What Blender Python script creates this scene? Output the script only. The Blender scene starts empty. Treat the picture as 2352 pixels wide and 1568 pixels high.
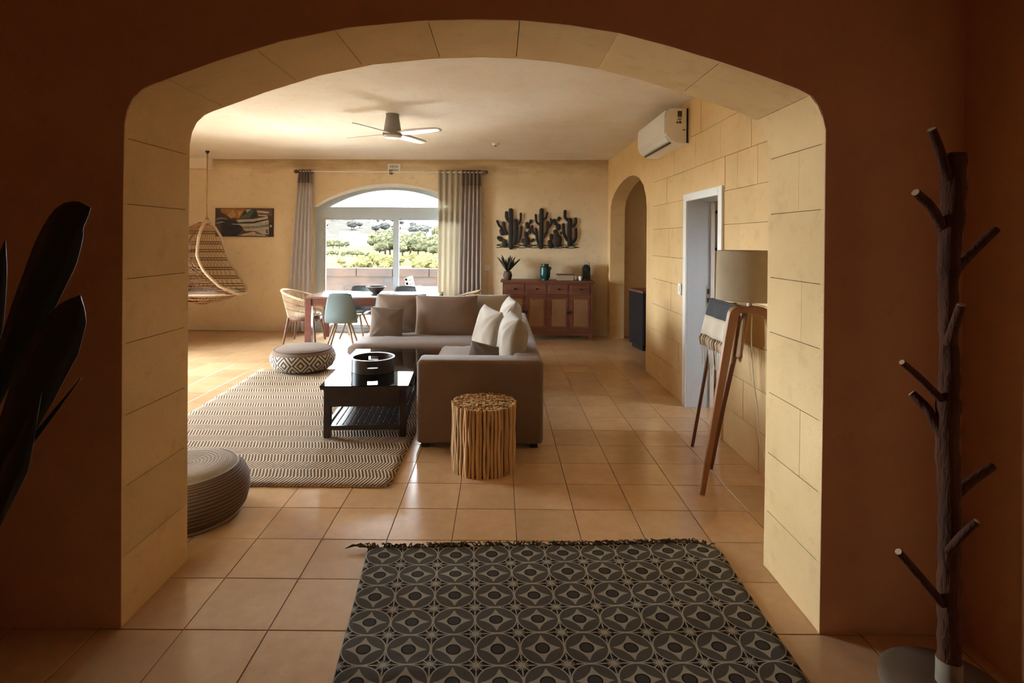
import bpy, bmesh, math, random
from mathutils import Vector, Matrix
random.seed(7)
PI = math.pi
D = bpy.data
SC = bpy.context.scene
COL = SC.collection

# ------------------------------------------------------------------ camera, sky, sun, exposure
cam_d = D.cameras.new('camera'); cam = D.objects.new('camera', cam_d); COL.objects.link(cam)
cam_d.sensor_width = 36.0
cam_d.lens = 1280.0 / 2352.0 * 36.0
cam_d.shift_x = (1176 - 1148) / 2352.0
cam_d.shift_y = (550 - 784) / 2352.0
cam_d.clip_start = 0.05; cam_d.clip_end = 3000
cam.matrix_world = Matrix.Translation((0, 0, 1.64)) @ Matrix.Rotation(PI / 2, 4, 'X') @ Matrix.Rotation(math.radians(0.45), 4, 'Z')
SC.camera = cam

w = D.worlds.new('sky'); SC.world = w; w.use_nodes = True
bg = w.node_tree.nodes['Background']
bg.inputs['Color'].default_value = (0.86, 0.94, 1.0, 1)
bg.inputs['Strength'].default_value = 11.0

sun_d = D.lights.new('sun', 'SUN'); sun = D.objects.new('sun', sun_d); COL.objects.link(sun)
sun_d.energy = 26.0; sun_d.angle = math.radians(0.6); sun_d.color = (1.0, 0.95, 0.86)
sun.rotation_euler = Vector((0.22, -0.26, -0.94)).to_track_quat('-Z', 'Y').to_euler()

por_d = D.lights.new('window_portal', 'AREA'); por = D.objects.new('window_portal', por_d); COL.objects.link(por)
por_d.shape = 'RECTANGLE'; por_d.size = 2.75; por_d.size_y = 2.62
por_d.cycles.is_portal = True
por.location = (-1.90, 9.86, 1.31)
por.rotation_euler = (-PI / 2, 0, 0)
por2_d = por_d.copy(); por2 = D.objects.new('window_portal', por2_d); COL.objects.link(por2)
por2_d.size = 2.35; por2_d.size_y = 2.0
por2.location = (-6.16, 6.6, 1.15); por2.rotation_euler = (0, -PI / 2, 0)

vs = SC.view_settings
vs.view_transform = 'Standard'; vs.look = 'None'; vs.gamma = 1.0; vs.use_curve_mapping = False
vs.exposure = 2.82
SC.cycles.use_denoising = True
SC.cycles.max_bounces = 10; SC.cycles.diffuse_bounces = 8; SC.cycles.glossy_bounces = 4
SC.cycles.transmission_bounces = 4; SC.cycles.transparent_max_bounces = 12
SC.cycles.caustics_reflective = False; SC.cycles.caustics_refractive = False

# ------------------------------------------------------------------ shader helpers
class S:
    def __init__(s, nt, o): s.nt = nt; s.o = o
    def _m(s, op, b=None, rev=False, c=None):
        n = s.nt.nodes.new('ShaderNodeMath'); n.operation = op
        def put(i, v):
            if isinstance(v, S): s.nt.links.new(v.o, n.inputs[i])
            elif v is not None: n.inputs[i].default_value = v
        put(0, b if rev else s); put(1, s if rev else b); put(2, c)
        return S(s.nt, n.outputs[0])
    def __add__(s, b): return s._m('ADD', b)
    __radd__ = __add__
    def __sub__(s, b): return s._m('SUBTRACT', b)
    def __rsub__(s, b): return s._m('SUBTRACT', b, True)
    def __mul__(s, b): return s._m('MULTIPLY', b)
    __rmul__ = __mul__
    def __truediv__(s, b): return s._m('DIVIDE', b)
    def abs(s): return s._m('ABSOLUTE')
    def fract(s): return s._m('FRACT')
    def floor(s): return s._m('FLOOR')
    def sin(s): return s._m('SINE')
    def sqrt(s): return s._m('SQRT')
    def lt(s, b): return s._m('LESS_THAN', b)
    def gt(s, b): return s._m('GREATER_THAN', b)
    def max(s, b): return s._m('MAXIMUM', b)
    def min(s, b): return s._m('MINIMUM', b)
    def pow(s, b): return s._m('POWER', b)
    def clamp(s): return s._m('MINIMUM', 1.0)._m('MAXIMUM', 0.0)

def newmat(name):
    m = D.materials.new(name); m.use_nodes = True
    nt = m.node_tree; b = nt.nodes['Principled BSDF']
    return m, nt, b
def coords(nt, kind='Object'):
    t = nt.nodes.new('ShaderNodeTexCoord'); return t.outputs[kind]
def xyz(nt, sock):
    n = nt.nodes.new('ShaderNodeSeparateXYZ'); nt.links.new(sock, n.inputs[0])
    return [S(nt, n.outputs[i]) for i in range(3)]
def noise(nt, vec, scale, detail=4, rough=0.55, stretch=None):
    if stretch:
        mp = nt.nodes.new('ShaderNodeMapping'); mp.inputs['Scale'].default_value = stretch
        nt.links.new(vec, mp.inputs['Vector']); vec = mp.outputs[0]
    n = nt.nodes.new('ShaderNodeTexNoise'); n.inputs['Scale'].default_value = scale
    n.inputs['Detail'].default_value = detail; n.inputs['Roughness'].default_value = rough
    nt.links.new(vec, n.inputs['Vector']); return S(nt, n.outputs['Fac'])
def mixc(nt, f, a, b):
    n = nt.nodes.new('ShaderNodeMix'); n.data_type = 'RGBA'
    for i, v in ((6, a), (7, b)):
        if isinstance(v, tuple): n.inputs[i].default_value = (*v[:3], 1)
        else: nt.links.new(v, n.inputs[i])
    if isinstance(f, S): nt.links.new(f.o, n.inputs[0])
    else: n.inputs[0].default_value = f
    return n.outputs[2]
def ramp(f, lo, hi): return ((f - lo) * (1.0 / (hi - lo))).clamp()
def bump(nt, b, h, strength=0.3, dist=0.01):
    n = nt.nodes.new('ShaderNodeBump'); n.inputs['Strength'].default_value = strength
    n.inputs['Distance'].default_value = dist
    nt.links.new(h.o, n.inputs['Height']); nt.links.new(n.outputs[0], b.inputs['Normal'])
def setc(nt, b, c):
    if isinstance(c, tuple): b.inputs['Base Color'].default_value = (*c[:3], 1)
    else: nt.links.new(c, b.inputs['Base Color'])

def mat(name, c1, c2=None, scale=8, rough=0.6, bmp=0.0, bscale=60, stretch=None, metal=0.0, spec=0.5, bdist=0.01, space='Object', sheen=0.0, rand=0.0, coat=0.0):
    m, nt, b = newmat(name)
    v = coords(nt, space)
    col = c1
    if c2:
        col = mixc(nt, ramp(noise(nt, v, scale, 5, 0.6, stretch), 0.3, 0.7), c1, c2)
    if rand:
        oi = nt.nodes.new('ShaderNodeObjectInfo'); r = S(nt, oi.outputs['Random'])
        hs = nt.nodes.new('ShaderNodeHueSaturation')
        nt.links.new((r * rand + (1 - rand / 2)).o, hs.inputs['Value'])
        if isinstance(col, tuple): hs.inputs['Color'].default_value = (*col, 1)
        else: nt.links.new(col, hs.inputs['Color'])
        col = hs.outputs[0]
    setc(nt, b, col)
    b.inputs['Roughness'].default_value = rough; b.inputs['Metallic'].default_value = metal
    b.inputs['Specular IOR Level'].default_value = spec
    b.inputs['Coat Weight'].default_value = coat
    if sheen: b.inputs['Sheen Weight'].default_value = sheen
    if bmp: bump(nt, b, noise(nt, v, bscale, 4, 0.6, stretch), bmp, bdist)
    return m

# plaster and stone: two scales of blotches plus fine grain
def stone(name, c1, c2, c3, rand=0.0, rough=0.85, stain=False):
    m, nt, b = newmat(name); v = coords(nt)
    geo = nt.nodes.new('ShaderNodeNewGeometry').outputs['Position']
    n1 = noise(nt, geo, 1.3, 6, 0.62); n2 = noise(nt, geo, 9.0, 6, 0.65); n3 = noise(nt, geo, 70, 3, 0.6)
    c = mixc(nt, ramp(n1, 0.35, 0.68), c1, c2)
    c = mixc(nt, ramp(n2, 0.55, 0.85) * 0.55, c, c3)
    if stain:      # damp stain running along the ceiling line
        z = xyz(nt, geo)[2]; n4 = noise(nt, geo, 2.0, 6, 0.65, (1, 1, 5))
        c = mixc(nt, ramp(z + n4 * 0.42, 2.98, 3.22) * 0.75, c, (0.36, 0.23, 0.10))
    if rand:
        oi = nt.nodes.new('ShaderNodeObjectInfo'); r = S(nt, oi.outputs['Random'])
        hs = nt.nodes.new('ShaderNodeHueSaturation'); nt.links.new(c, hs.inputs['Color'])
        nt.links.new((r * rand + (1 - rand / 2)).o, hs.inputs['Value']); c = hs.outputs[0]
    setc(nt, b, c); b.inputs['Roughness'].default_value = rough; b.inputs['Specular IOR Level'].default_value = 0.2
    bump(nt, b, n2 * 0.7 + n3 * 0.3, 0.35, 0.012)
    return m

M = {}
M['wall'] = stone('limestone_wall', (0.75, 0.585, 0.36), (0.68, 0.51, 0.29), (0.45, 0.30, 0.14))
M['wallfar'] = stone('stained_far_wall', (0.80, 0.675, 0.475), (0.73, 0.59, 0.39), (0.50, 0.36, 0.20), stain=True)
M['stone'] = stone('limestone_block', (0.74, 0.53, 0.275), (0.66, 0.455, 0.22), (0.45, 0.28, 0.12), rand=0.09)
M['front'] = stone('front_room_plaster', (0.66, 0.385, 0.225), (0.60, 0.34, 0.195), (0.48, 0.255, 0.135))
M['ceil'] = stone('ceiling_plaster', (0.83, 0.77, 0.68), (0.77, 0.68, 0.56), (0.62, 0.50, 0.34))
M['mortar'] = mat('mortar', (0.44, 0.31, 0.165), rough=0.95)
M['grout'] = mat('grout', (0.20, 0.12, 0.07), rough=0.6)
def tile_mat():
    m, nt, b = newmat('terracotta_tile')
    geo = nt.nodes.new('ShaderNodeNewGeometry').outputs['Position']
    n1 = noise(nt, geo, 2.2, 6, 0.6); n2 = noise(nt, geo, 14, 5, 0.65)
    c = mixc(nt, ramp(n1, 0.33, 0.7), (0.64, 0.42, 0.24), (0.53, 0.335, 0.18))
    c = mixc(nt, ramp(n2, 0.35, 0.8) * 0.5, c, (0.45, 0.265, 0.13))
    oi = nt.nodes.new('ShaderNodeObjectInfo'); r = S(nt, oi.outputs['Random'])
    hs = nt.nodes.new('ShaderNodeHueSaturation'); nt.links.new(c, hs.inputs['Color'])
    nt.links.new((r * 0.16 + 0.92).o, hs.inputs['Value']); setc(nt, b, hs.outputs[0])
    nt.links.new((n2 * 0.14 + 0.12).o, b.inputs['Roughness'])
    b.inputs['Specular IOR Level'].default_value = 0.55
    bump(nt, b, n1, 0.10, 0.02)
    return m
M['tile'] = tile_mat()
M['white'] = mat('white_paint', (0.78, 0.78, 0.76), rough=0.45)
M['frame'] = mat('window_frame_paint', (0.43, 0.50, 0.545), rough=0.4)
M['lining'] = mat('door_lining_paint', (0.62, 0.66, 0.70), rough=0.45)
M['plastic'] = mat('white_plastic', (0.80, 0.79, 0.76), rough=0.35)
M['black'] = mat('black_plastic', (0.012, 0.012, 0.014), rough=0.4)
M['fangrey'] = mat('fan_body_grey', (0.26, 0.245, 0.235), rough=0.45)
M['metal'] = mat('brushed_metal', (0.75, 0.74, 0.72), rough=0.3, metal=1.0)
M['iron'] = mat('dark_iron', (0.012, 0.010, 0.010), (0.024, 0.020, 0.019), 20, rough=0.6, bmp=0.3)
M['sofa'] = mat('taupe_linen', (0.185, 0.112, 0.078), (0.155, 0.094, 0.065), 5, rough=0.95, bmp=0.5, bscale=420, bdist=0.003, sheen=0.25)
M['linen'] = mat('beige_linen', (0.36, 0.295, 0.23), (0.31, 0.25, 0.195), 6, rough=0.95, bmp=0.5, bscale=380, bdist=0.003, sheen=0.2)
M['cushion'] = mat('taupe_cushion', (0.225, 0.15, 0.11), (0.19, 0.127, 0.092), 6, rough=0.95, bmp=0.5, bscale=400, bdist=0.003, sheen=0.2)
M['darkcush'] = mat('brown_cushion', (0.11, 0.07, 0.05), (0.09, 0.058, 0.042), 6, rough=0.95, bmp=0.4, bscale=300, bdist=0.003)
M['greycush'] = mat('grey_brown_cushion', (0.215, 0.16, 0.13), (0.18, 0.135, 0.108), 6, rough=0.95, bmp=0.5, bscale=300, bdist=0.003)
M['espresso'] = mat('dark_espresso_wood', (0.040, 0.026, 0.024), (0.026, 0.017, 0.016), 10, rough=0.4, stretch=(1, 0.12, 1), bmp=0.1)
M['mahogany'] = mat('mahogany', (0.17, 0.055, 0.035), (0.10, 0.032, 0.022), 12, rough=0.35, stretch=(0.15, 1, 1), bmp=0.08)
M['sidewood'] = mat('sideboard_wood', (0.21, 0.075, 0.040), (0.115, 0.04, 0.023), 14, rough=0.45, stretch=(0.15, 1, 1), bmp=0.12)
M['oak'] = mat('oiled_oak', (0.36, 0.16, 0.055), (0.25, 0.10, 0.035), 14, rough=0.45, stretch=(1, 1, 0.12), bmp=0.1)
M['beech'] = mat('pale_beech', (0.30, 0.195, 0.115), (0.23, 0.145, 0.085), 14, rough=0.5, stretch=(1, 1, 0.15))
M['walnut'] = mat('walnut_leg', (0.17, 0.07, 0.04), (0.11, 0.045, 0.028), 14, rough=0.5, stretch=(1, 1, 0.15))
M['rattan'] = mat('rattan', (0.46, 0.27, 0.12), (0.34, 0.18, 0.075), 30, rough=0.55, bmp=0.2)
M['rattanpale'] = mat('pale_rattan', (0.62, 0.48, 0.33), (0.50, 0.36, 0.22), 30, rough=0.55)
M['twig'] = mat('dry_twig', (0.60, 0.38, 0.18), (0.44, 0.26, 0.11), 22, rough=0.8, bmp=0.5, bscale=50, stretch=(1, 1, 0.25), rand=0.6)
M['trunk'] = mat('rough_branch', (0.095, 0.036, 0.018), (0.045, 0.018, 0.010), 14, rough=0.85, bmp=0.9, bscale=26, stretch=(1, 1, 0.22), bdist=0.02, spec=0.12)
M['cutend'] = mat('cut_wood_end', (0.40, 0.27, 0.15), rough=0.8)
M['palebark'] = mat('pale_painted_wood', (0.26, 0.20, 0.14), (0.20, 0.15, 0.10), 20, rough=0.8)
M['stonebase'] = mat('pale_round_base', (0.115, 0.070, 0.040), rough=0.7)
M['leaf'] = mat('dark_leaf', (0.012, 0.022, 0.014), (0.008, 0.014, 0.009), 6, rough=0.4)
M['palm'] = mat('dusty_palm_leaf', (0.045, 0.035, 0.025), (0.03, 0.03, 0.018), 20, rough=0.6)
M['pot'] = mat('clay_pot', (0.12, 0.075, 0.05), (0.09, 0.055, 0.035), 12, rough=0.7)
M['teal'] = mat('teal_glazed_glass', (0.006, 0.07, 0.062), (0.004, 0.045, 0.045), 16, rough=0.25, bmp=0.3, bscale=40)
M['shell'] = mat('grey_blue_shell', (0.15, 0.20, 0.205), rough=0.45)
M['shelldark'] = mat('slate_shell', (0.075, 0.10, 0.115), rough=0.45)
M['curtain'] = mat('pale_curtain', (0.62, 0.59, 0.57), (0.56, 0.53, 0.51), 3, rough=0.9, bmp=0.3, bscale=300, bdist=0.003)
M['band'] = mat('taupe_curtain_band', (0.21, 0.165, 0.15), rough=0.9)
M['drape'] = mat('taupe_drape', (0.42, 0.36, 0.335), (0.36, 0.30, 0.28), 3, rough=0.9)
M['shade'] = mat('linen_lampshade', (0.38, 0.295, 0.19), (0.33, 0.25, 0.155), 8, rough=0.9, bmp=0.4, bscale=300, bdist=0.002)
M['throwblack'] = mat('black_woven_stripe', (0.016, 0.016, 0.017), (0.06, 0.06, 0.062), 60, rough=0.95, stretch=(1, 6, 0.5))
M['throwcream'] = mat('cream_woven', (0.60, 0.52, 0.40), (0.48, 0.40, 0.29), 60, rough=0.95, stretch=(1, 6, 0.5), bmp=0.4)
M['tasselbrown'] = mat('brown_tassel', (0.36, 0.22, 0.12), rough=0.95)
M['tasselwhite'] = mat('white_tassel', (0.75, 0.74, 0.72), rough=0.95)
M['cord'] = mat('white_cord', (0.70, 0.62, 0.50), rough=0.5)
M['bowl'] = mat('dark_stoneware', (0.10, 0.085, 0.075), (0.07, 0.06, 0.055), 30, rough=0.6)
M['traywood'] = mat('dark_tray', (0.055, 0.040, 0.036), (0.035, 0.026, 0.024), 12, rough=0.35)
M['ceramic'] = mat('white_ceramic', (0.8, 0.79, 0.77), rough=0.25)
M['boxpale'] = mat('pale_box', (0.45, 0.36, 0.25), rough=0.7)
M['knobm'] = mat('dark_knob', (0.03, 0.02, 0.015), rough=0.4, metal=0.6)
M['mirrorgl'] = mat('mirror_glass', (0.55, 0.6, 0.62), rough=0.05, metal=1.0)
M['parapet'] = mat('terrace_parapet', (0.022, 0.0155, 0.0135), (0.012, 0.011, 0.012), 2.2, rough=1.0, bmp=0.3, spec=0.0)
M['terrace'] = mat('pale_terrace', (0.74, 0.71, 0.66), rough=0.8)
M['loungewhite'] = mat('white_slats', (0.060, 0.060, 0.063), rough=1.0, spec=0.0)
M['fringe'] = mat('dark_fringe', (0.050, 0.036, 0.026), (0.09, 0.065, 0.045), 40, rough=0.95)

M['unit'] = mat('dark_unit', (0.020, 0.015, 0.014), rough=0.8, spec=0.1)
def glass_mat(name, tint, gloss, rough=0.0):
    m = D.materials.new(name); m.use_nodes = True; nt = m.node_tree; nt.nodes.clear()
    out = nt.nodes.new('ShaderNodeOutputMaterial'); mx = nt.nodes.new('ShaderNodeMixShader')
    tr = nt.nodes.new('ShaderNodeBsdfTransparent'); gl = nt.nodes.new('ShaderNodeBsdfGlossy')
    fr = nt.nodes.new('ShaderNodeFresnel'); fr.inputs['IOR'].default_value = gloss
    tr.inputs[0].default_value = (*tint, 1); gl.inputs['Roughness'].default_value = rough
    nt.links.new(fr.outputs[0], mx.inputs[0]); nt.links.new(tr.outputs[0], mx.inputs[1]); nt.links.new(gl.outputs[0], mx.inputs[2])
    nt.links.new(mx.outputs[0], out.inputs[0]); return m
M['glass'] = glass_mat('window_glass', (0.96, 0.98, 0.98), 1.45)
M['tableglass'] = glass_mat('table_glass', (0.60, 0.74, 0.74), 1.55, 0.02)

def sheer_mat():
    m = D.materials.new('sheer_voile'); m.use_nodes = True; nt = m.node_tree; nt.nodes.clear()
    out = nt.nodes.new('ShaderNodeOutputMaterial'); mx = nt.nodes.new('ShaderNodeMixShader'); m2 = nt.nodes.new('ShaderNodeMixShader')
    tr = nt.nodes.new('ShaderNodeBsdfTransparent'); tl = nt.nodes.new('ShaderNodeBsdfTranslucent'); df = nt.nodes.new('ShaderNodeBsdfDiffuse')
    for n in (tl, df): n.inputs[0].default_value = (0.55, 0.50, 0.40, 1)
    tr.inputs[0].default_value = (0.9, 0.88, 0.82, 1)
    m2.inputs[0].default_value = 0.25; mx.inputs[0].default_value = 0.96
    nt.links.new(df.outputs[0], m2.inputs[1]); nt.links.new(tl.outputs[0], m2.inputs[2])
    nt.links.new(tr.outputs[0], mx.inputs[1]); nt.links.new(m2.outputs[0], mx.inputs[2]); nt.links.new(mx.outputs[0], out.inputs[0])
    return m
M['sheer'] = sheer_mat()

def cloth_mat(name, c, tl_):
    m, nt, b = newmat(name); out = nt.nodes['Material Output']
    n = noise(nt, coords(nt), 40, 4, 0.6, (1, 1, .15)); col = mixc(nt, n, c, tuple(q * .88 for q in c)); setc(nt, b, col)
    b.inputs['Roughness'].default_value = 0.95; b.inputs['Specular IOR Level'].default_value = 0.1
    tl = nt.nodes.new('ShaderNodeBsdfTranslucent'); nt.links.new(col, tl.inputs[0]); mx = nt.nodes.new('ShaderNodeMixShader'); mx.inputs[0].default_value = tl_
    nt.links.new(b.outputs[0], mx.inputs[1]); nt.links.new(tl.outputs[0], mx.inputs[2]); nt.links.new(mx.outputs[0], out.inputs[0]); return m
M['curtain'] = cloth_mat('pale_curtain_cloth', (0.84, 0.82, 0.83), .5)
M['drape'] = cloth_mat('taupe_drape_cloth', (0.52, 0.46, 0.44), .25)
def rug_mat():      # printed medallion cells, one UV unit per cell
    m, nt, b = newmat('medallion_print')
    u, v, _ = xyz(nt, coords(nt, 'UV'))
    x = u.fract() * 2.0 - 1.0; y = v.fract() * 2.0 - 1.0
    ax, ay = x.abs(), y.abs()
    r = (x * x + y * y).sqrt()
    obj = coords(nt); nz = noise(nt, obj, 260, 2); nb = noise(nt, obj, 5, 4)
    dark, mid, light = (0.018, 0.014, 0.011), (0.088, 0.080, 0.068), (0.36, 0.32, 0.255)
    c = mixc(nt, r.lt(0.97), dark, mid)
    c = mixc(nt, ((r - 0.975).abs()).lt(0.03), c, light)
    star = (ax.pow(0.62) + ay.pow(0.62)).lt(0.96)
    seam = (ax - ay).abs().lt(0.02) * 0.0
    c = mixc(nt, star * r.lt(0.80), c, (0.33, 0.30, 0.24))
    c = mixc(nt, r.lt(0.335), c, dark)
    c = mixc(nt, r.lt(0.27), c, (0.060, 0.050, 0.044))
    edge = (ax.max(ay)).gt(0.965)
    dx, dy = 1.0 - ax, 1.0 - ay
    dd = (dx * dx + dy * dy).sqrt()
    diag = ((ax - ay).abs()).lt(0.05) * r.gt(1.0)
    ray = ((dx - dy * 2.6).abs().lt(0.05)).max((dy - dx * 2.6).abs().lt(0.05)) * r.gt(1.0) * dd.lt(0.30)
    c = mixc(nt, ray.max(diag).max(dd.lt(0.12)), c, light)
    c = mixc(nt, edge * (nz.gt(0.42)), c, light)
    f = nz * 0.6 + 0.7
    hs = nt.nodes.new('ShaderNodeHueSaturation'); nt.links.new(c, hs.inputs['Color']); nt.links.new((f * (nb * 0.4 + 0.8)).o, hs.inputs['Value'])
    setc(nt, b, hs.outputs[0]); b.inputs['Roughness'].default_value = 0.95; b.inputs['Specular IOR Level'].default_value = 0.1
    bump(nt, b, nz, 0.4, 0.004)
    return m
M['rugprint'] = rug_mat()

def jute_mat():
    m, nt, b = newmat('herringbone_jute')
    u, v, _ = xyz(nt, coords(nt, 'UV')); obj = coords(nt)
    wob = noise(nt, obj, 6, 3)
    bw = 0.26
    band = (v + wob * 0.006) / bw
    t = ((band.fract() - 0.5).abs() * 2.0)
    s = (u + t * 0.045 + wob * 0.012) / 0.025
    stripe = ((s * 6.2832).sin() * 0.5 + 0.5)
    seamline = (((band * 2.0).fract() - 0.5).abs()).gt(0.44)
    nz = noise(nt, obj, 130, 3); fl = noise(nt, obj, 38, 3, 0.6, (1, 2.5, 1))
    c = mixc(nt, ramp(stripe, 0.35, 0.62), (0.135, 0.083, 0.055), (0.56, 0.44, 0.32))
    c = mixc(nt, seamline * 0.55, c, (0.47, 0.37, 0.265))
    c = mixc(nt, ramp(fl, 0.66, 0.70) * 0.9, c, (0.05, 0.032, 0.024))
    hs = nt.nodes.new('ShaderNodeHueSaturation'); nt.links.new(c, hs.inputs['Color']); nt.links.new((nz * 0.5 + 0.75).o, hs.inputs['Value'])
    setc(nt, b, hs.outputs[0]); b.inputs['Roughness'].default_value = 0.95; b.inputs['Specular IOR Level'].default_value = 0.1
    bump(nt, b, stripe * 0.7 + nz * 0.5, 0.8, 0.006)
    return m
M['jute'] = jute_mat()

def pouf_mat():     # woven nested diamonds round the side, plain brown top
    m, nt, b = newmat('diamond_weave')
    u, v, _ = xyz(nt, coords(nt, 'UV')); nz = noise(nt, coords(nt), 160, 2)
    x = (u * 12.0).fract() - 0.5; y = (v - 0.42) * 1.15
    dm = x.abs() * 1.0 + y.abs() * 1.0
    st = ((dm * 6.2832 * 4.0).sin()).gt(-0.1)
    side = v.gt(0.06) * v.lt(0.80)
    c = mixc(nt, st * side, (0.065, 0.043, 0.033), (0.44, 0.385, 0.31))
    c = mixc(nt, v.gt(0.80), c, (0.16, 0.105, 0.075))
    hs = nt.nodes.new('ShaderNodeHueSaturation'); nt.links.new(c, hs.inputs['Color']); nt.links.new((nz * 0.7 + 0.65).o, hs.inputs['Value'])
    setc(nt, b, hs.outputs[0]); b.inputs['Roughness'].default_value = 0.95
    bump(nt, b, nz, 0.5, 0.004); return m
M['diamond'] = pouf_mat()
def knit_mat(name, freq, c1, c2, axis='v'):
    m, nt, b = newmat(name)
    u, v, _ = xyz(nt, coords(nt, 'UV')); nz = noise(nt, coords(nt), 120, 2)
    s = ((v if axis == 'v' else u) * (6.2832 * freq)).sin() * 0.5 + 0.5
    c = mixc(nt, s, c1, c2)
    hs = nt.nodes.new('ShaderNodeHueSaturation'); nt.links.new(c, hs.inputs['Color']); nt.links.new((nz * 0.6 + 0.7).o, hs.inputs['Value'])
    setc(nt, b, hs.outputs[0]); b.inputs['Roughness'].default_value = 0.95
    bump(nt, b, s + nz * 0.3, 0.6, 0.006); return m
M['knit'] = knit_mat('ribbed_brown_knit', 26, (0.085, 0.05, 0.035), (0.20, 0.125, 0.088))
def cane_mat():
    m, nt, b = newmat('woven_cane')
    x, y, z = xyz(nt, coords(nt)); nz = noise(nt, coords(nt), 60, 2)
    s = ((x * 330.0).sin() * 0.5 + 0.5).max((z * 330.0).sin() * 0.5 + 0.5)
    c = mixc(nt, ramp(s * (nz * 0.5 + 0.75), 0.4, 0.9), (0.11, 0.05, 0.022), (0.38, 0.20, 0.085))
    setc(nt, b, c); b.inputs['Roughness'].default_value = 0.65; bump(nt, b, s, 0.5, 0.003); return m
M['cane'] = cane_mat()

# ------------------------------------------------------------------ mesh helpers
def B(): return bmesh.new()
def box(bm, x0, x1, y0, y1, z0, z1, bev=0.0, seg=2, mtx=None):
    r = bmesh.ops.create_cube(bm, size=1.0)
    vs_ = r['verts']
    for v in vs_:
        v.co = Vector(((v.co.x + .5) * (x1 - x0) + x0, (v.co.y + .5) * (y1 - y0) + y0, (v.co.z + .5) * (z1 - z0) + z0))
    if bev:
        es = list({e for v in vs_ for e in v.link_edges})
        rr = bmesh.ops.bevel(bm, geom=es, offset=bev, segments=seg, affect='EDGES', profile=0.5)
        vs_ = list({v for f in rr['faces'] for v in f.verts} | {v for v in vs_ if v.is_valid})
    if mtx is not None: bmesh.ops.transform(bm, matrix=mtx, verts=[v for v in vs_ if v.is_valid])
    return vs_
def tube(bm, pts, r, n=8, cap=True, flat=None, closed=False):
    pts = [Vector(p) for p in pts]; k = len(pts)
    rs = r if isinstance(r, (list, tuple)) else [r] * k
    prev = None; rings = []
    for i, p in enumerate(pts):
        if closed: t = pts[(i + 1) % k] - pts[i - 1]
        else: t = pts[min(i + 1, k - 1)] - pts[max(i - 1, 0)]
        t.normalize()
        if prev is None:
            a = Vector((0, 0, 1)) if abs(t.z) < 0.9 else Vector((1, 0, 0))
            nrm = t.cross(a).normalized()
        else:
            nrm = (prev - t * prev.dot(t))
            nrm = nrm.normalized() if nrm.length > 1e-6 else t.orthogonal().normalized()
        prev = nrm; bn = t.cross(nrm)
        ring = []
        for j in range(n):
            a = 2 * PI * j / n
            o = (nrm * math.cos(a) + bn * math.sin(a)) * rs[i]
            if flat: o = Vector((o.x * flat[0], o.y * flat[1], o.z * flat[2]))
            ring.append(bm.verts.new(p + o))
        rings.append(ring)
    m = k if closed else k - 1
    for i in range(m):
        A, Bq = rings[i], rings[(i + 1) % k]
        for j in range(n):
            bm.faces.new((A[j], A[(j + 1) % n], Bq[(j + 1) % n], Bq[j]))
    if cap and not closed:
        bm.faces.new(list(reversed(rings[0]))); bm.faces.new(rings[-1])
    return rings
def lathe(bm, prof, n=32, c=(0, 0, 0), uv=False):
    cx, cy, cz = c; rings = []
    for (r, z) in prof:
        if r < 1e-6: rings.append([bm.verts.new((cx, cy, cz + z))])
        else: rings.append([bm.verts.new((cx + r * math.cos(2 * PI * j / n), cy + r * math.sin(2 * PI * j / n), cz + z)) for j in range(n)])
    L = bm.loops.layers.uv.verify() if uv else None
    k = len(prof)
    ln = [0.0]
    for i in range(1, k): ln.append(ln[-1] + math.hypot(prof[i][0] - prof[i-1][0], prof[i][1] - prof[i-1][1]))
    for i in range(k - 1):
        a, b = rings[i], rings[i + 1]
        for j in range(n):
            j2 = (j + 1) % n
            if len(a) == 1 and len(b) == 1: continue
            if len(a) == 1: vs_ = [a[0], b[j2], b[j]]; us = [(j + .5, i), (j + 1, i + 1), (j, i + 1)]
            elif len(b) == 1: vs_ = [a[j], a[j2], b[0]]; us = [(j, i), (j + 1, i), (j + .5, i + 1)]
            else: vs_ = [a[j], a[j2], b[j2], b[j]]; us = [(j, i), (j + 1, i), (j + 1, i + 1), (j, i + 1)]
            f = bm.faces.new(vs_)
            if uv:
                for l, (uu, ii) in zip(f.loops, us): l[L].uv = (uu / n, uv(ii) if callable(uv) else ln[ii] / ln[-1])
    return rings
def prism(bm, poly, fn, w0, w1):
    """extrude a 2-D polygon (u,v) between w0 and w1, mapped by fn(u,v,w)"""
    a = [bm.verts.new(fn(u, v, w0)) for u, v in poly]; b = [bm.verts.new(fn(u, v, w1)) for u, v in poly]
    n = len(poly)
    bm.faces.new(a); bm.faces.new(list(reversed(b)))
    for i in range(n): bm.faces.new((a[i], b[i], b[(i + 1) % n], a[(i + 1) % n]))
def holed(bm, outer, holes, fn, w0, w1):
    es = []
    for loop in [outer] + holes:
        vs_ = [bm.verts.new((u, v, 0)) for u, v in loop]
        for i in range(len(vs_)): es.append(bm.edges.new((vs_[i], vs_[(i + 1) % len(vs_)])))
    r = bmesh.ops.triangle_fill(bm, use_beauty=True, edges=es, normal=(0, 0, 1))
    faces = [g for g in r['geom'] if isinstance(g, bmesh.types.BMFace)]
    ex = bmesh.ops.extrude_face_region(bm, geom=faces)
    top = {g for g in ex['geom'] if isinstance(g, bmesh.types.BMVert)}
    for v in bm.verts: v.co = Vector(fn(v.co.x, v.co.y, w1 if v in top else w0))
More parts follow.
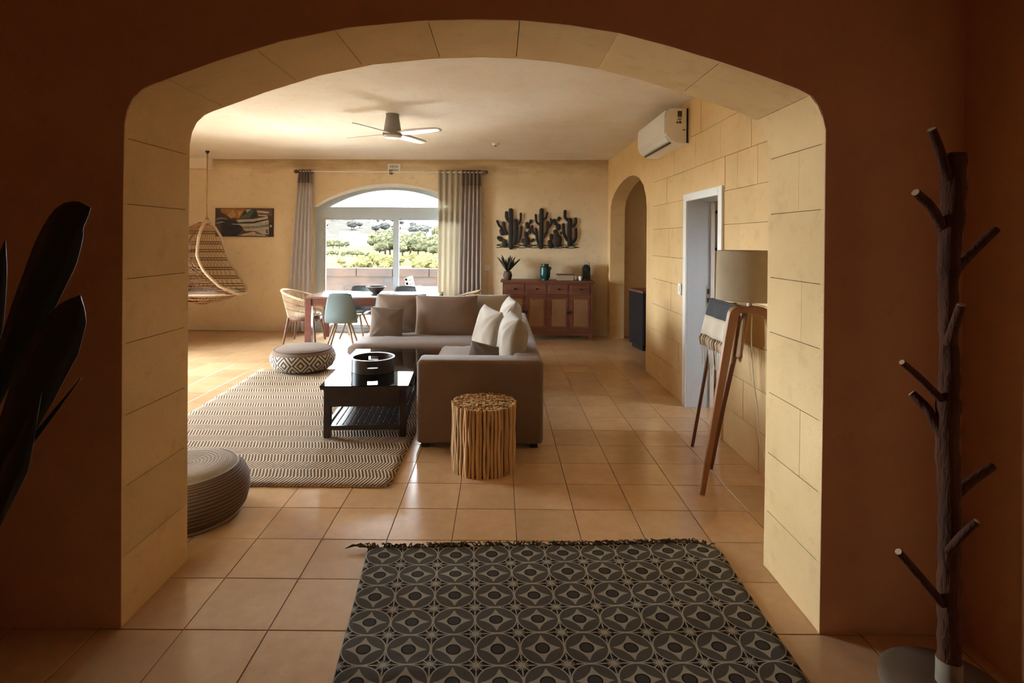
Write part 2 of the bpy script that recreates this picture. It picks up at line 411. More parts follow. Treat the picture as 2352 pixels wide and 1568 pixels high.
def grid(bm, nu, nv, fn, uvfn=None, thick=None):
    vv = [[bm.verts.new(fn(i / nu, j / nv)) for j in range(nv + 1)] for i in range(nu + 1)]
    L = bm.loops.layers.uv.verify() if uvfn else None
    for i in range(nu):
        for j in range(nv):
            q = ((i, j), (i + 1, j), (i + 1, j + 1), (i, j + 1))
            f = bm.faces.new([vv[a][b] for a, b in q])
            if uvfn:
                for l, (a, b) in zip(f.loops, q): l[L].uv = uvfn(a / nu, b / nv)
    return vv
def obj(name, bm, m=None, parent=None, smooth=False, loc=None, recalc=True):
    if recalc: bmesh.ops.recalc_face_normals(bm, faces=bm.faces[:])
    me = D.meshes.new(name); bm.to_mesh(me); bm.free()
    for x in (m if isinstance(m, list) else [m]):
        if x: me.materials.append(x)
    if smooth:
        me.polygons.foreach_set('use_smooth', [True] * len(me.polygons))
        if smooth is not True: me.set_sharp_from_angle(angle=math.radians(smooth))
    o = D.objects.new(name, me); COL.objects.link(o)
    if parent: o.parent = parent
    if loc: o.location = loc
    return o
def inst(o, name=None, parent=None, loc=(0, 0, 0), rot=(0, 0, 0), scale=(1, 1, 1)):
    c = o.copy(); COL.objects.link(c)
    if name: c.name = name
    c.parent = parent or o.parent; c.location = loc; c.rotation_euler = rot; c.scale = scale
    return c
def tag(o, label, cat, group=None, kind=None):
    o['label'] = label; o['category'] = cat
    if group: o['group'] = group
    if kind: o['kind'] = kind
    return o
def thing(name, label, cat, loc=(0, 0, 0), rz=0.0, group=None, kind=None):
    o = D.objects.new(name, None); COL.objects.link(o); o.location = loc; o.rotation_euler = (0, 0, rz)
    o.empty_display_size = 0.1
    return tag(o, label, cat, group, kind)
def copytree(o, loc, rz, label=None, parent=None, scale=None):
    c = o.copy(); COL.objects.link(c)
    if parent: c.parent = parent
    else:
        c.location = loc; c.rotation_euler = (0, 0, rz)
        if scale: c.scale = scale
        if label: c['label'] = label
    for ch in list(o.children): copytree(ch, None, None, None, c)
    return c
def solidify(o, t, off=0.0):
    md = o.modifiers.new('solid', 'SOLIDIFY'); md.thickness = t; md.offset = off; return o
def xz(u, v, w): return (u, w, v)          # u=X, v=Z, w=Y
def yz(u, v, w): return (w, u, v)          # u=Y, v=Z, w=X
def lerp(a, b, t): return a + (b - a) * t
def interp(tab, x):
    if x <= tab[0][0]: return tab[0][1]
    for (x0, y0), (x1, y1) in zip(tab, tab[1:]):
        if x <= x1: return lerp(y0, y1, (x - x0) / (x1 - x0))
    return tab[-1][1]
def crom(pts, k=6):
    P = [Vector(p) for p in pts]; P = [P[0] * 2 - P[1]] + P + [P[-1] * 2 - P[-2]]; out = []
    for i in range(1, len(P) - 2):
        a, b, c, d = P[i - 1:i + 3]
        for j in range(k):
            t = j / k
            out.append(0.5 * ((2 * b) + (c - a) * t + (2 * a - 5 * b + 4 * c - d) * t * t + (3 * b - a - 3 * c + d) * t ** 3))
    out.append(P[-2]); return out

# ------------------------------------------------------------------ dimensions
YF, YB = 2.335, 2.83            # arch wall faces
XR, XL = 1.856, -6.0            # far room side walls
ZC = 3.02
XRN, XLN = 1.943, -2.9          # near room side walls
def fwy(x): return 9.58 + 0.037 * (1.85 - x)
def FW(s, z, off): return (s, fwy(s) - off, z)      # far-wall frame, off = distance into the room
COURSE = [0, .291, .583, .885, 1.187, 1.462, 1.778, 2.055, 2.341, 2.649, 3.02]

# ------------------------------------------------------------------ floor: grout bed and square terracotta tiles
P = 0.354; X0, Y0 = 0.106, 2.330
bm = B(); box(bm, -6.3, 4.6, -2.6, 9.9, -0.12, -0.0035)
floor = obj('floor', bm, M['grout']); tag(floor, 'glossy terracotta tile floor running through both rooms', 'floor', kind='structure')
def tile_bm(bm, cx, cy, hx=None, hy=None):
    h = P / 2 - 0.0022
    vs_ = box(bm, cx - h, cx + h, cy - h, cy + h, -0.012, 0.0)
def visible(cx, cy):
    if cy < 1.9 or cy > 9.5: return 0
    if cy > YB and not (-1.6 < cx * 2.6 / cy < 1.38): return 0
    px, py = 1148 + cx / cy * 1280, 550 + 1.64 / cy * 1280
    if not (-150 < px < 2500 and py < 1700): return 0
    if px > 2200 or (cy < YF and px < 0): return 0
    return (P * 1280 / cy) ** 2 * 1.64 / cy
cells = []
for i in range(-19, 14):
    for j in range(-14, 22):
        cx, cy = X0 + P * (i + .5), Y0 + P * (j + .5)
        if cx > XR - P / 3 and cy > YB: 
            if cx > 4.5: continue
        if cx < XLN - P and cy < YB - P: continue
        if cx > XRN + P / 2 and cy < YB - P: continue
        if cx < XL - P / 2: continue
        if cy > 9.75: continue
        cells.append((visible(cx, cy), cx, cy))
cells.sort(reverse=True)
bm = B(); h = P / 2 - 0.0022
box(bm, -h, h, -h, h, -0.012, 0.0, 0.0012, 1)
t0 = obj('tile', bm, M['tile'], floor)
first = True; rest = []
for a, cx, cy in cells:
    n = 0
    if a > 0 and cells.index((a, cx, cy)) < 300:
        dz = random.uniform(-0.0006, 0.0006)
        if first: t0.location = (cx, cy, dz); first = False
        else: inst(t0, 'tile', floor, (cx, cy, dz), (random.uniform(-.0012, .0012), random.uniform(-.0012, .0012), 0))
    else: rest.append((cx, cy))
bm = B()
for cx, cy in rest: tile_bm(bm, cx, cy)
o = obj('tile_field', bm, M['tile'], floor); o['kind'] = 'stuff'

# ------------------------------------------------------------------ arch wall
ARCH = [(-1.575, 0), (-1.578, .6), (-1.58, 1.2), (-1.58, 1.8), (-1.578, 2.11), (-1.566, 2.175), (-1.542, 2.225), (-1.495, 2.268), (-1.40, 2.302),
        (-1.19, 2.380), (-.93, 2.463), (-.65, 2.523), (-.33, 2.556), (-.12, 2.563), (.08, 2.560), (.28, 2.542), (.49, 2.510), (.70, 2.457), (.92, 2.392), (1.10, 2.333),
        (1.24, 2.283), (1.305, 2.250), (1.345, 2.190), (1.363, 2.11), (1.362, 1.8), (1.36, 1.0), (1.352, 0)]
wf = B()
outer = [(XLN - .2, 0), (-1.575, 0)] + ARCH[1:-1] + [(1.352, 0), (XRN + .2, 0), (XRN + .2, ZC + .1), (XLN - .2, ZC + .1)]
holed(wf, outer, [], xz, YF, YF + 0.03)
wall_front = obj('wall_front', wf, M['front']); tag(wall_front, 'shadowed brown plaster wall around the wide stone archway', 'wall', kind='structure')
wb = B(); outer_b = [(XL - .2, 0), (-1.575, 0)] + ARCH[1:-1] + [(1.352, 0), (4.5, 0), (4.5, ZC + .1), (XL - .2, ZC + .1)]
holed(wb, outer_b, [], xz, YB - 0.03, YB)
obj('rear_face', wb, M['wall'], wall_front)
bm = B()        # dark mortar bed behind the stones
A2 = ARCH
for i in range(len(A2) - 1):
    (ax, az), (bx_, bz) = A2[i], A2[i + 1]
    t = Vector((bx_ - ax, bz - az)).normalized(); nn = Vector((-t.y, t.x)) * 0.022
    prism(bm, [(ax + nn.x, az + nn.y), (bx_ + nn.x, bz + nn.y), (bx_ + nn.x * 1.8, bz + nn.y * 1.8), (ax + nn.x * 1.8, az + nn.y * 1.8)], xz, YF + .03, YB - .03)
obj('mortar_bed', bm, M['mortar'], wall_front)
# arc-length parametrisation of the soffit so every stone follows the curve
SL = [0.0]
for a, b in zip(ARCH, ARCH[1:]): SL.append(SL[-1] + math.hypot(b[0] - a[0], b[1] - a[1]))
def arc(s):
    for k in range(len(SL) - 1):
        if s <= SL[k + 1] or k == len(SL) - 2:
            t = (s - SL[k]) / (SL[k + 1] - SL[k]); a, b = ARCH[k], ARCH[k + 1]
            return Vector((lerp(a[0], b[0], t), lerp(a[1], b[1], t)))
def nrm(s):
    d = (arc(min(s + .03, SL[-1])) - arc(max(s - .03, 0))).normalized(); return Vector((-d.y, d.x))
def s_at(x=None, z=None, side=1):
    best = None
    for q in range(4001):
        s = SL[-1] * q / 4000; p = arc(s)
        if x is not None: e = abs(p.x - x) + (10 if p.y < 2.1 else 0)
        else: e = abs(p.y - z) + (10 if p.x * side < 0 else 0)
        if best is None or e < best[0]: best = (e, s)
    return best[1]
left_j = [s_at(z=z, side=-1) for z in (0, .291, .583, .885, 1.187, 1.462, 1.778, 2.055)]
arch_j = [s_at(x=x) for x in (-1.40, -1.03, -.70, -.31, .075, .49, .92, 1.295)]
right_j = [s_at(z=z, side=1) for z in (2.055, 1.778, 1.462, 1.187, .885, .583, .291, 0)]
J = left_j + arch_j + right_j
def vstone(name, s0, s1, y0, y1, proud=0.0):
    bm = B(); n = max(1, int((s1 - s0) / .05)); g = 0.0016
    pin, pout = [], []
    for q in range(n + 1):
        s = lerp(s0 + g, s1 - g, q / n); p = arc(s); nv = nrm(s)
        pin.append(p - nv * proud); pout.append(p + nv * 0.026)
    prism(bm, [(p.x, p.y) for p in pin] + [(p.x, p.y) for p in reversed(pout)], xz, y0 + g, y1 - g)
    obj(name, bm, M['stone'], wall_front, smooth=25)
for k in range(len(J) - 1):
    in_arch = 7 <= k <= 14
    pr = random.uniform(0.0, 0.0012) * (0.3 if k < 7 else 1)
    if k >= 15 or k < 7:
        cut = lerp(YF, YB, random.choice([.36, .42, .62]))
        if k in (18, 20): cut = 2.51
        if k < 7 or k not in (16, 18, 20): vstone('jamb_stone', J[k], J[k + 1], YF + .002, YB - .002, pr)
        else:
            vstone('jamb_stone', J[k], J[k + 1], YF + .002, cut, pr); vstone('jamb_stone', J[k], J[k + 1], cut, YB - .002, random.uniform(0, .001))
    else: vstone('arch_stone', J[k], J[k + 1], YF + .002, YB - .002, pr)

# ------------------------------------------------------------------ right wall of the far room: limestone blocks, doorway, small arch
DY0, DY1, DZ = 4.70, 5.50, 2.03          # clear door opening
AY0, AY1 = 7.05, 9.36
YS = 6.75                                 # blocks up to here, plaster beyond
arch2 = [(AY0, 0), (AY0, 2.05), (7.09, 2.20), (7.22, 2.36), (7.45, 2.48), (7.75, 2.548), (8.05, 2.565), (8.40, 2.545), (8.75, 2.49), (9.05, 2.40), (9.26, 2.30), (9.34, 2.21), (AY1, 2.08), (AY1, 0)]
bm = B(); holed(bm, [(YS, 0), (AY0, 0)] + arch2[1:-1] + [(AY1, 0), (9.75, 0), (9.75, ZC), (YS, ZC)], [], yz, XR, XR + .24)
wall_right = obj('wall_right', bm, M['stone']); tag(wall_right, 'sunlit limestone block wall with a doorway and a small arch', 'wall', kind='structure')
bm = B()
box(bm, XR + .03, XR + .24, YB - .03, DY0 - .03, 0, ZC); box(bm, XR + .03, XR + .24, DY1 + .03, YS, 0, ZC); box(bm, XR + .03, XR + .24, DY0 - .03, DY1 + .03, DZ + .03, ZC)
obj('wall_core', bm, M['mortar'], wall_right)
fixed = {9: [], 8: [3.62, 4.12, 4.69, 5.3, 5.95], 7: [3.35, 4.02, 4.36, 4.60, 5.63, 6.2], 6: [3.42, 4.06, 5.62, 6.1], 5: [3.25, 3.75, 4.3], 4: [3.1, 3.6, 4.1]}
for ci in range(len(COURSE) - 1):
    z0, z1 = COURSE[ci], COURSE[ci + 1]
    cuts = [YB]
    f = fixed.get(ci) or []
    if f: cuts += f
    y = cuts[-1] + random.uniform(.35, .6)
    while y < YS - .2: cuts.append(y); y += random.uniform(.42, .68)
    cuts.append(YS)
    segs = []
    for a, b in zip(cuts, cuts[1:]):
        if z0 >= DZ + .05 or b <= DY0 - .03 or a >= DY1 + .03: segs.append((a, b, z0, z1)); continue
        zlow = z0 if z1 <= DZ + .05 else None
        if zlow is None:                    # course crossing the door head
            segs.append((a, b, max(z0, DZ + .05), z1))
            if a < DY0 - .05: segs.append((a, min(b, DY0 - .03), z0, DZ + .05))
            if b > DY1 + .05: segs.append((max(a, DY1 + .03), b, z0, DZ + .05))
        else:
            if a < DY0 - .05: segs.append((a, DY0 - .03, z0, z1))
            if b > DY1 + .05: segs.append((DY1 + .03, b, z0, z1))
    for a, b, c, d in segs:
        if b - a < .03 or d - c < .02: continue
        bm = B(); pr = random.uniform(0, .004); g = .0014
        box(bm, XR - pr, XR + .032, a + g, b - g, c + g, d - g, .002, 1)
        obj('stone_block', bm, M['stone'], wall_right)

# door frame
door = thing('door_1', 'white painted door frame with pale grey lining in stone wall', 'doorway', (XR, 5.1, 0), kind='structure')
bm = B()
for (a, b, c, d) in ((DY0 - .085, DY0, 0, DZ + .075), (DY1, DY1 + .085, 0, DZ + .075), (DY0, DY1, DZ, DZ + .075)):
    box(bm, -.022, .0, a - 5.1, b - 5.1, c, d, .004, 1)
obj('architrave', bm, M['white'], door)
bm = B(); box(bm, 0, .25, DY1 - 5.1, DY1 - 5.1 + .03, 0, DZ); box(bm, 0, .25, DY0 - .03 - 5.1, DY0 - 5.1, 0, DZ); box(bm, 0, .25, DY0 - 5.1, DY1 - 5.1, DZ, DZ + .03)
obj('door_lining', bm, M['lining'], door)
bm = B(); box(bm, .225, .262, DY1 - 5.1 - .012, DY1 - 5.1, 0, DZ - .01); obj('door_stop', bm, M['white'], door)
bm = B(); box(bm, .185, .222, DY1 - 5.1 - .003, DY1 - 5.1, .98, 1.20); sp = obj('strike_plate', bm, M['metal'], door)
for zz in (1.03, 1.12):
    bm = B(); box(bm, .195, .212, DY1 - 5.1 - .006, DY1 - 5.1 - .002, zz, zz + .05); obj('latch_hole', bm, M['black'], sp)

# rooms beyond the right wall
XK = 4.4
bm = B(); holed(bm, [(YB - .1, 0), (9.9, 0), (9.9, ZC), (YB - .1, ZC)], [[(3.95, 1.1), (4.65, 1.1), (4.65, 1.9), (3.95, 1.9)]], yz, XK, XK + .1); tag(obj('wall_right.001', bm, M['wall']), 'far wall of the side rooms beyond the doorway', 'wall', kind='structure')
bm = B(); box(bm, XR + .24, XK, 6.38, 6.5, 0, ZC); tag(obj('wall_side', bm, M['wall']), 'dim partition wall behind the doorway carrying the round mirror', 'wall', kind='structure')
fill_win3 = thing('fill_window_3', 'unseen side room window added to light the door lining', 'window', (XK, 4.3, 1.1), kind='structure')  # out of view, added so daylight reaches the door lining
bm = B(); holed(bm, [(-.35, 0), (.35, 0), (.35, .8), (-.35, .8)], [[(-.30, .05), (-.02, .05), (-.02, .75), (-.30, .75)], [(.02, .05), (.30, .05), (.30, .75), (.02, .75)]], yz, .02, .08); obj('window_frame', bm, M['white'], fill_win3)
bm = B(); box(bm, .048, .052, -.31, .31, .04, .76); obj('pane', bm, M['glass'], fill_win3)
# back wall
WX0, WX1, WXC, ZS, ZA = -3.26, -.54, -1.90, 2.19, 2.59
def segarc(x0, x1, zs, za, n=24):
    c = (x0 + x1) / 2; hw = (x1 - x0) / 2; rise = za - zs; R_ = (hw * hw + rise * rise) / (2 * rise)
    return [(lerp(x0, x1, k / n), zs + math.sqrt(max(R_ * R_ - (lerp(x0, x1, k / n) - c) ** 2, 0)) - (R_ - rise)) for k in range(n + 1)]
opening = [(WX0, 0)] + segarc(WX0, WX1, ZS, ZA) + [(WX1, 0)]
bm = B(); holed(bm, [(XL - .3, 0), (WX0, 0)] + opening[1:-1] + [(WX1, 0), (XK + .1, 0), (XK + .1, ZC + .1), (XL - .3, ZC + .1)], [], FW, 0, -.30)
wall_back = obj('wall_back', bm, M['wallfar']); tag(wall_back, 'ochre plaster far wall with the arched glazed door', 'wall', kind='structure')
bm = B(); holed(bm, [(YB - .1, 0), (5.65, 0), (5.65, 2.3), (7.55, 2.3), (7.55, 0), (10.0, 0), (10.0, ZC + .1), (YB - .1, ZC + .1)], [], yz, XL, XL - .2); tag(obj('wall_left', bm, M['wall']), 'plaster wall closing the living room beyond the hanging chair', 'wall', kind='structure')
# near room shell
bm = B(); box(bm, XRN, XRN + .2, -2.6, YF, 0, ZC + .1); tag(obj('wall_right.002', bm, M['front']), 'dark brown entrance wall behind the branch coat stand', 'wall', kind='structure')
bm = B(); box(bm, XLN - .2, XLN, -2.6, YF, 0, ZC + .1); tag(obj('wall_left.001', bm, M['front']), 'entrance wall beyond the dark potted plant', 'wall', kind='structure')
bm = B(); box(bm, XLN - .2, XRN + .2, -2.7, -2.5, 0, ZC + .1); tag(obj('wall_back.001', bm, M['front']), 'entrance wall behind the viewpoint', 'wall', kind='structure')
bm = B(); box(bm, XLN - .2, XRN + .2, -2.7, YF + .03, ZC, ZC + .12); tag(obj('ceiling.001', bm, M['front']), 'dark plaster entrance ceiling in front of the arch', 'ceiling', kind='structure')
bm = B(); box(bm, XL - .2, XK + .1, YB - .03, 10.1, ZC, ZC + .12); ceiling = obj('ceiling', bm, M['ceil']); tag(ceiling, 'pale stained plaster ceiling of the living room', 'ceiling', kind='structure')
bm = B(); prism(bm, [(XL, 2.845), (-5.075, 2.845), (-5.075, ZC), (XL, ZC)], FW, 0, .14); tag(obj('trim_1', bm, M['ceil']), 'pale plaster drop beam in the corner above the hanging chair', 'beam', kind='structure')

# ------------------------------------------------------------------ window_1: arched sliding door
win = thing('window_1', 'arched sliding glass door with pale grey frame looking on to hills', 'window', (0, 0, 0), kind='structure')
fo = [(WX0, 0)] + segarc(WX0, WX1, ZS, ZA) + [(WX1, 0)]
fi_lo = [(-3.105, .06), (-3.105, 1.997), (-.695, 1.997), (-.695, .06)]
fan = segarc(-3.20, -.60, 2.06, 2.495)
fan = [p for p in fan if p[1] >= 2.196]
fi_hi = [(fan[0][0] - .06, 2.196)] + fan + [(fan[-1][0] + .06, 2.196)]
bm = B(); holed(bm, fo, [fi_lo, fi_hi], FW, -.07, -.15); obj('window_frame', bm, M['frame'], win)
bm = B()
arc_o = segarc(WX0 - .01, WX1 + .01, ZS, ZA + .012, 30); arc_i = segarc(WX0 + .05, WX1 - .05, ZS - .0, ZA - .045, 30)
for k in range(30): prism(bm, [arc_o[k], arc_o[k + 1], arc_i[k + 1], arc_i[k]], FW, .012, -.07)
obj('arch_moulding', bm, M['white'], win)
for x0, x1, off in ((-3.105, -1.775, -.085), (-1.88, -.695, -.12)):        # two sliding sashes
    bm = B(); holed(bm, [(x0, .06), (x0, 1.997), (x1, 1.997), (x1, .06)], [[(x0 + (.03 if x0 < -3 else .10), .12), (x0 + (.03 if x0 < -3 else .10), 1.965), (x1 - (.10 if x0 < -3 else .04), 1.965), (x1 - (.10 if x0 < -3 else .04), .12)]], FW, off, off - .03)
    sash = obj('sash', bm, M['frame'], win)
    bm = B(); prism(bm, [(x0 + .03, .12), (x0 + .03, 1.965), (x1 - .03, 1.965), (x1 - .03, .12)], FW, off - .012, off - .016); obj('pane', bm, M['glass'], sash)
bm = B(); prism(bm, list(fi_hi), FW, -.105, -.109); obj('fanlight_pane', bm, M['glass'], win)
bm = B(); prism(bm, [(WX0, -.01), (WX0, .06), (WX1, .06), (WX1, -.01)], FW, -.05, -.2); obj('threshold', bm, M['frame'], win)

fill_win2 = thing('fill_window_2', 'unseen sliding glass door added in the left wall for more daylight', 'window', (0, 0, 0), kind='structure')  # out of view, added as daylight fill for the right wall
bm = B(); holed(bm, [(5.65, 0), (7.55, 0), (7.55, 2.3), (5.65, 2.3)], [[(5.73, .06), (6.56, .06), (6.56, 2.22), (5.73, 2.22)], [(6.64, .06), (7.47, .06), (7.47, 2.22), (6.64, 2.22)]], yz, XL - .06, XL - .14); obj('window_frame', bm, M['frame'], fill_win2)
for y0, y1 in ((5.71, 6.58), (6.62, 7.49)):
    bm = B(); box(bm, XL - .104, XL - .098, y0, y1, .04, 2.24); obj('pane', bm, M['glass'], fill_win2)

# ------------------------------------------------------------------ terrace and landscape
bm = B(); box(bm, -9, 7, 9.86, 12.4, -.25, -.06); tag(obj('terrace_floor', bm, M['terrace']), 'pale terrace paving outside the glass door', 'terrace', kind='structure')
bm = B(); box(bm, -8.9, XL - .19, 3.5, 9.84, -.25, -.06); tag(obj('terrace_floor', bm, mat('side_bounce_paving', (0.24, 0.22, 0.19), rough=.85)), 'unseen darker paving added to bounce sun in at the left glass door', 'terrace', kind='structure')  # unseen slab added to throw sunlight up through the left opening
bm = B(); box(bm, -90, -9.0, -60, 22, -3.2, -2.6); box(bm, -9.0, 60, -60, -2.8, -3.2, -2.6); box(bm, -9.0, XL - .19, -2.8, 9.86, -3.2, -1.2); box(bm, 4.6, 60, -2.8, 22, -3.2, -2.6); tag(obj('garden_ground', bm, mat('garden_earth', (0.05, 0.042, 0.022), (0.03, 0.03, 0.013), .6, rough=1, spec=0)), 'dry earth around the outside of the house', 'ground', kind='structure')
par = thing('terrace_parapet', 'low weathered terrace wall seen through the glass door', 'parapet', (0, 12.35, 0), kind='structure')
bm = B(); box(bm, -9, 7, 0, .22, -.2, .80); obj('parapet_wall', bm, M['parapet'], par)
x = -9.0
while x < 6.9:
    bm = B(); L = random.uniform(.8, 1.1); box(bm, x + .006, min(x + L, 7) - .006, -.03, .25, .80, .985, .01, 1); obj('coping_stone', bm, M['parapet'], par); x += L
GM = {}
def ground_mat():
    m, nt, b = newmat('field_ground')
    geo = nt.nodes.new('ShaderNodeNewGeometry').outputs['Position']
    x, y, z = xyz(nt, geo)
    n = noise(nt, geo, 0.05, 6, 0.65); n2 = noise(nt, geo, 0.35, 5, 0.7)
    far = ramp(y, 150, 330)
    c = mixc(nt, ramp(n, .4, .62), (0.024, 0.020, 0.009), (0.014, 0.014, 0.005))
    n3 = noise(nt, geo, 0.9, 4, 0.75)
    c = mixc(nt, far, c, (0.0095, 0.0090, 0.0080))
    c = mixc(nt, far * ramp(n3 * 0.6 + n2 * 0.4, .52, .60), c, (0.0045, 0.0042, 0.0041))
    c = mixc(nt, far * ramp(n, .56, .62), c, (0.02, 0.019, 0.018))
    setc(nt, b, c); b.inputs['Roughness'].default_value = 1.0; b.inputs['Specular IOR Level'].default_value = 0; return m
def gz(x, y):
    base = interp([(13, -2.2), (40, -1.9), (90, -2.0), (160, -1.6), (260, .5), (340, 2.0), (500, 3.0), (900, 3.0)], y)
    t = max(0.0, min(1.0, (y - 300) / 190.0)); t = t * t * (3 - 2 * t)
    px = x / y * 1280
    hill = interp([(-900, 11), (-560, 15), (-450, 17.5), (-350, 16.0), (-240, 12.5), (-140, 4.0), (0, .5), (900, 0)], px)
    return base + t * (hill - 1.2) + math.sin(x * .05 + y * .03) * .25 + math.sin(x * .13) * .2
bm = B(); NY = [13 + (k / 60) ** 2.2 * 780 for k in range(61)]
grid(bm, 70, 60, lambda u, v: (lerp(-1.1, .9, u) * max(NY[round(v * 60)], 20), NY[round(v * 60)], gz(lerp(-1.1, .9, u) * max(NY[round(v * 60)], 20), NY[round(v * 60)])))
tag(obj('hillside', bm, ground_mat(), smooth=True), 'pale dry fields rising to a hill beyond the terrace', 'hillside', kind='structure')
def treemat(name, a, b_): return mat(name, a, b_, 5.0, rough=1.0, spec=0.0)
TM = [treemat('olive_crown', (0.010, 0.0105, 0.0055), (0.028, 0.027, 0.015)), treemat('yellow_scrub', (0.036, 0.031, 0.011), (0.020, 0.019, 0.008)), treemat('grey_crown', (0.0075, 0.0075, 0.0072), (0.017, 0.017, 0.0155))]
BK = mat('tree_bark', (0.012, 0.010, 0.008), rough=1.0, spec=0)
def crown_bm(seed, n=7):
    rnd = random.Random(seed); bm = B()
    for k in range(n):
        a = rnd.uniform(0, 2 * PI); rr = rnd.uniform(.1, .55); s = rnd.uniform(.35, .6)
        mt = Matrix.Translation((rr * math.cos(a), rr * math.sin(a), rnd.uniform(.45, 1.0))) @ Matrix.Diagonal((s, s, s * .85, 1))
        r = bmesh.ops.create_icosphere(bm, subdivisions=3, radius=1.0, matrix=mt)
        for v in r['verts']: v.co += Vector((rnd.uniform(-.09, .09), rnd.uniform(-.09, .09), rnd.uniform(-.09, .09)))
    return bm
def make_tree(name, seed, m, label, cat, grp):
    t = thing(name, label, cat, (0, 0, -50), 0, grp)
    obj('crown', crown_bm(seed), m, t)
    bm = B(); tube(bm, [(0, 0, -.35), (.03, .02, .2), (0, 0, .8)], [.09, .07, .05], 6); obj('trunk', bm, BK, t)
    return t
protos = [make_tree('olive_tree', 1, TM[0], 'rounded olive green tree in the fields beyond the terrace', 'tree', 'trees beyond the terrace'),
          make_tree('yellow_shrub', 2, TM[1], 'sunlit yellow green shrub just beyond the terrace wall', 'shrub', 'sunlit shrubs beyond the terrace wall'),
          make_tree('hill_tree', 3, TM[2], 'small grey green tree on the distant hill', 'tree', 'trees on the distant hill')]
used = [False] * 3
planted = [((px_ - 1148) / 1280 * y_, y_, 4.5) for px_, y_ in ((818, 185), (846, 192), (955, 300), (985, 345), (800, 318))]
def put_tree(k, px, y, size, label=None, group=None):
    for q in range(60):
        xx = (px - 1148) / 1280 * y
        if all(math.hypot(xx - a, y - b) > 1.02 * (size + c) for a, b, c in planted): break
        y += .5 * size
    planted.append((xx, y, size)); z = gz(xx, y)
    loc = (xx, y, z + .3 * size); sc = (size, size, size * random.uniform(.85, 1.15)); rz = random.uniform(0, 6)
    if not used[k]:
        used[k] = True; o = protos[k]; o['label'] = label or o['label']; o['group'] = group or o['group']; o.location = loc; o.scale = sc; o.rotation_euler = (0, 0, rz)
    else:
        o = copytree(protos[k], loc, rz, label, None, sc)
        if group: o['group'] = group
for k in range(9): put_tree(0, 752 + k * 11.5, 100 + random.uniform(-4, 4), random.uniform(.55, .75), 'small rounded tree in the straight row across the middle field', 'row of small trees across the field')
for px, y, s in ((748, 160, 1.5), (765, 165, 1.6), (780, 160, 1.5), (795, 170, 1.2), (868, 150, 3.0), (880, 155, 3.4), (893, 150, 3.0), (861, 150, 1.8), (872, 105, 2.2), (885, 110, 2.6), (896, 108, 2.4),
                 (922, 140, 2.7), (936, 145, 3.0), (950, 140, 2.8), (965, 145, 3.0), (980, 142, 2.7), (996, 140, 2.9), (925, 105, 2.1), (942, 110, 2.3), (960, 107, 2.2), (978, 110, 2.3), (995, 106, 2.2), (1006, 140, 4.0), (1010, 118, 3.0)):
    lb, gr = (('olive tree in the low line left of the white farmhouse', 'olive trees left of the farmhouse') if px < 800 else
              ('olive tree in the dense clump behind the left pane beside the white farmhouse', 'olive clump beside the farmhouse') if px < 900 else
              ('tall olive tree closest to the sheer curtain in the right pane', 'olive trees by the curtain edge') if px > 1000 else
              ('round olive tree in the grove seen through the right pane', 'olive grove in the right pane'))
    put_tree(0, px, y, s, lb, gr)
for k in range(26): put_tree(1, random.uniform(830, 1012), random.uniform(52, 80), random.uniform(.7, 1.15))
for k in range(8): put_tree(1, random.uniform(745, 840), random.uniform(60, 75), random.uniform(.35, .6), 'low yellow shrub in the left part of the left pane', 'low shrubs in the left pane')
for k in range(46):
    px = random.uniform(735, 1010); put_tree(2, px, random.uniform(330, 520), random.uniform(1.8, 4.2))
HM = mat('pale_house_wall', (0.075, 0.074, 0.072), rough=1, spec=0); HW = mat('house_window', (0.012, 0.013, 0.015), rough=.6)
for i, (px, y, wd, hh, lab) in enumerate(((818, 185, 5.5, 3.0, 'flat roofed white farmhouse in the middle of the fields'), (846, 192, 6.0, 4.2, 'taller white farmhouse block beside the clump of olive trees'),
                                     (955, 300, 10, 4, 'low white house on the slope at the right edge of the view'), (985, 345, 11, 5, 'wide white house half hidden by the curtain edge'), (800, 318, 9, 4, 'small white house low on the distant hill'))):
    xx = (px - 1148) / 1280 * y; hs_ = thing('farmhouse', lab, 'house', (xx, y, gz(xx, y) - .3), random.uniform(-.2, .2), 'houses beyond the terrace')
    bm = B(); box(bm, -wd / 2, wd / 2, -2.5, 2.5, 0, hh); obj('house_wall', bm, HM, hs_)
    bm = B(); box(bm, -wd / 2 - .1, wd / 2 + .1, -2.6, 2.6, hh, hh + .25); obj('roof', bm, HM, hs_)
    for q in (-.28, .22):
        bm = B(); box(bm, wd * q - .4, wd * q + .4, -2.56, -2.5, .9, 2.3); obj('window', bm, HW, hs_)
# white slatted lounger on the terrace
lg = thing('terrace_lounger', 'white slatted lounger with raised back on the terrace', 'lounger', (-1.15, 11.2, -.06))
bm = B()
for sx in (-.85, .85):
    for sy in (-.3, .3): box(bm, sx - .03, sx + .03, sy - .03, sy + .03, 0, .70)
obj('frame', bm, M['loungewhite'], lg)
bm = B(); box(bm, -.9, .9, -.34, -.28, .62, .72); box(bm, -.9, .9, .28, .34, .62, .72); obj('side_rail', bm, M['loungewhite'], lg)
sb = B(); box(sb, -.04, .04, -.33, .33, .70, .73); s0 = obj('slat', sb, M['loungewhite'], lg); s0.location = (-.50, 0, 0)
for k in range(1, 12): inst(s0, 'slat', lg, (-.50 + k * .12, 0, 0), (0, -.25, 0))
bm = B()
for sy in (-.33, .27): box(bm, -.03, .03, sy, sy + .06, 0, .24)
for k in range(3): box(bm, -.02, .02, -.33, .33, .02 + k * .085, .07 + k * .085)
o = obj('raised_back', bm, M['loungewhite'], lg); o.location = (-.62, 0, .70); o.rotation_euler = (0, -.25, 0)

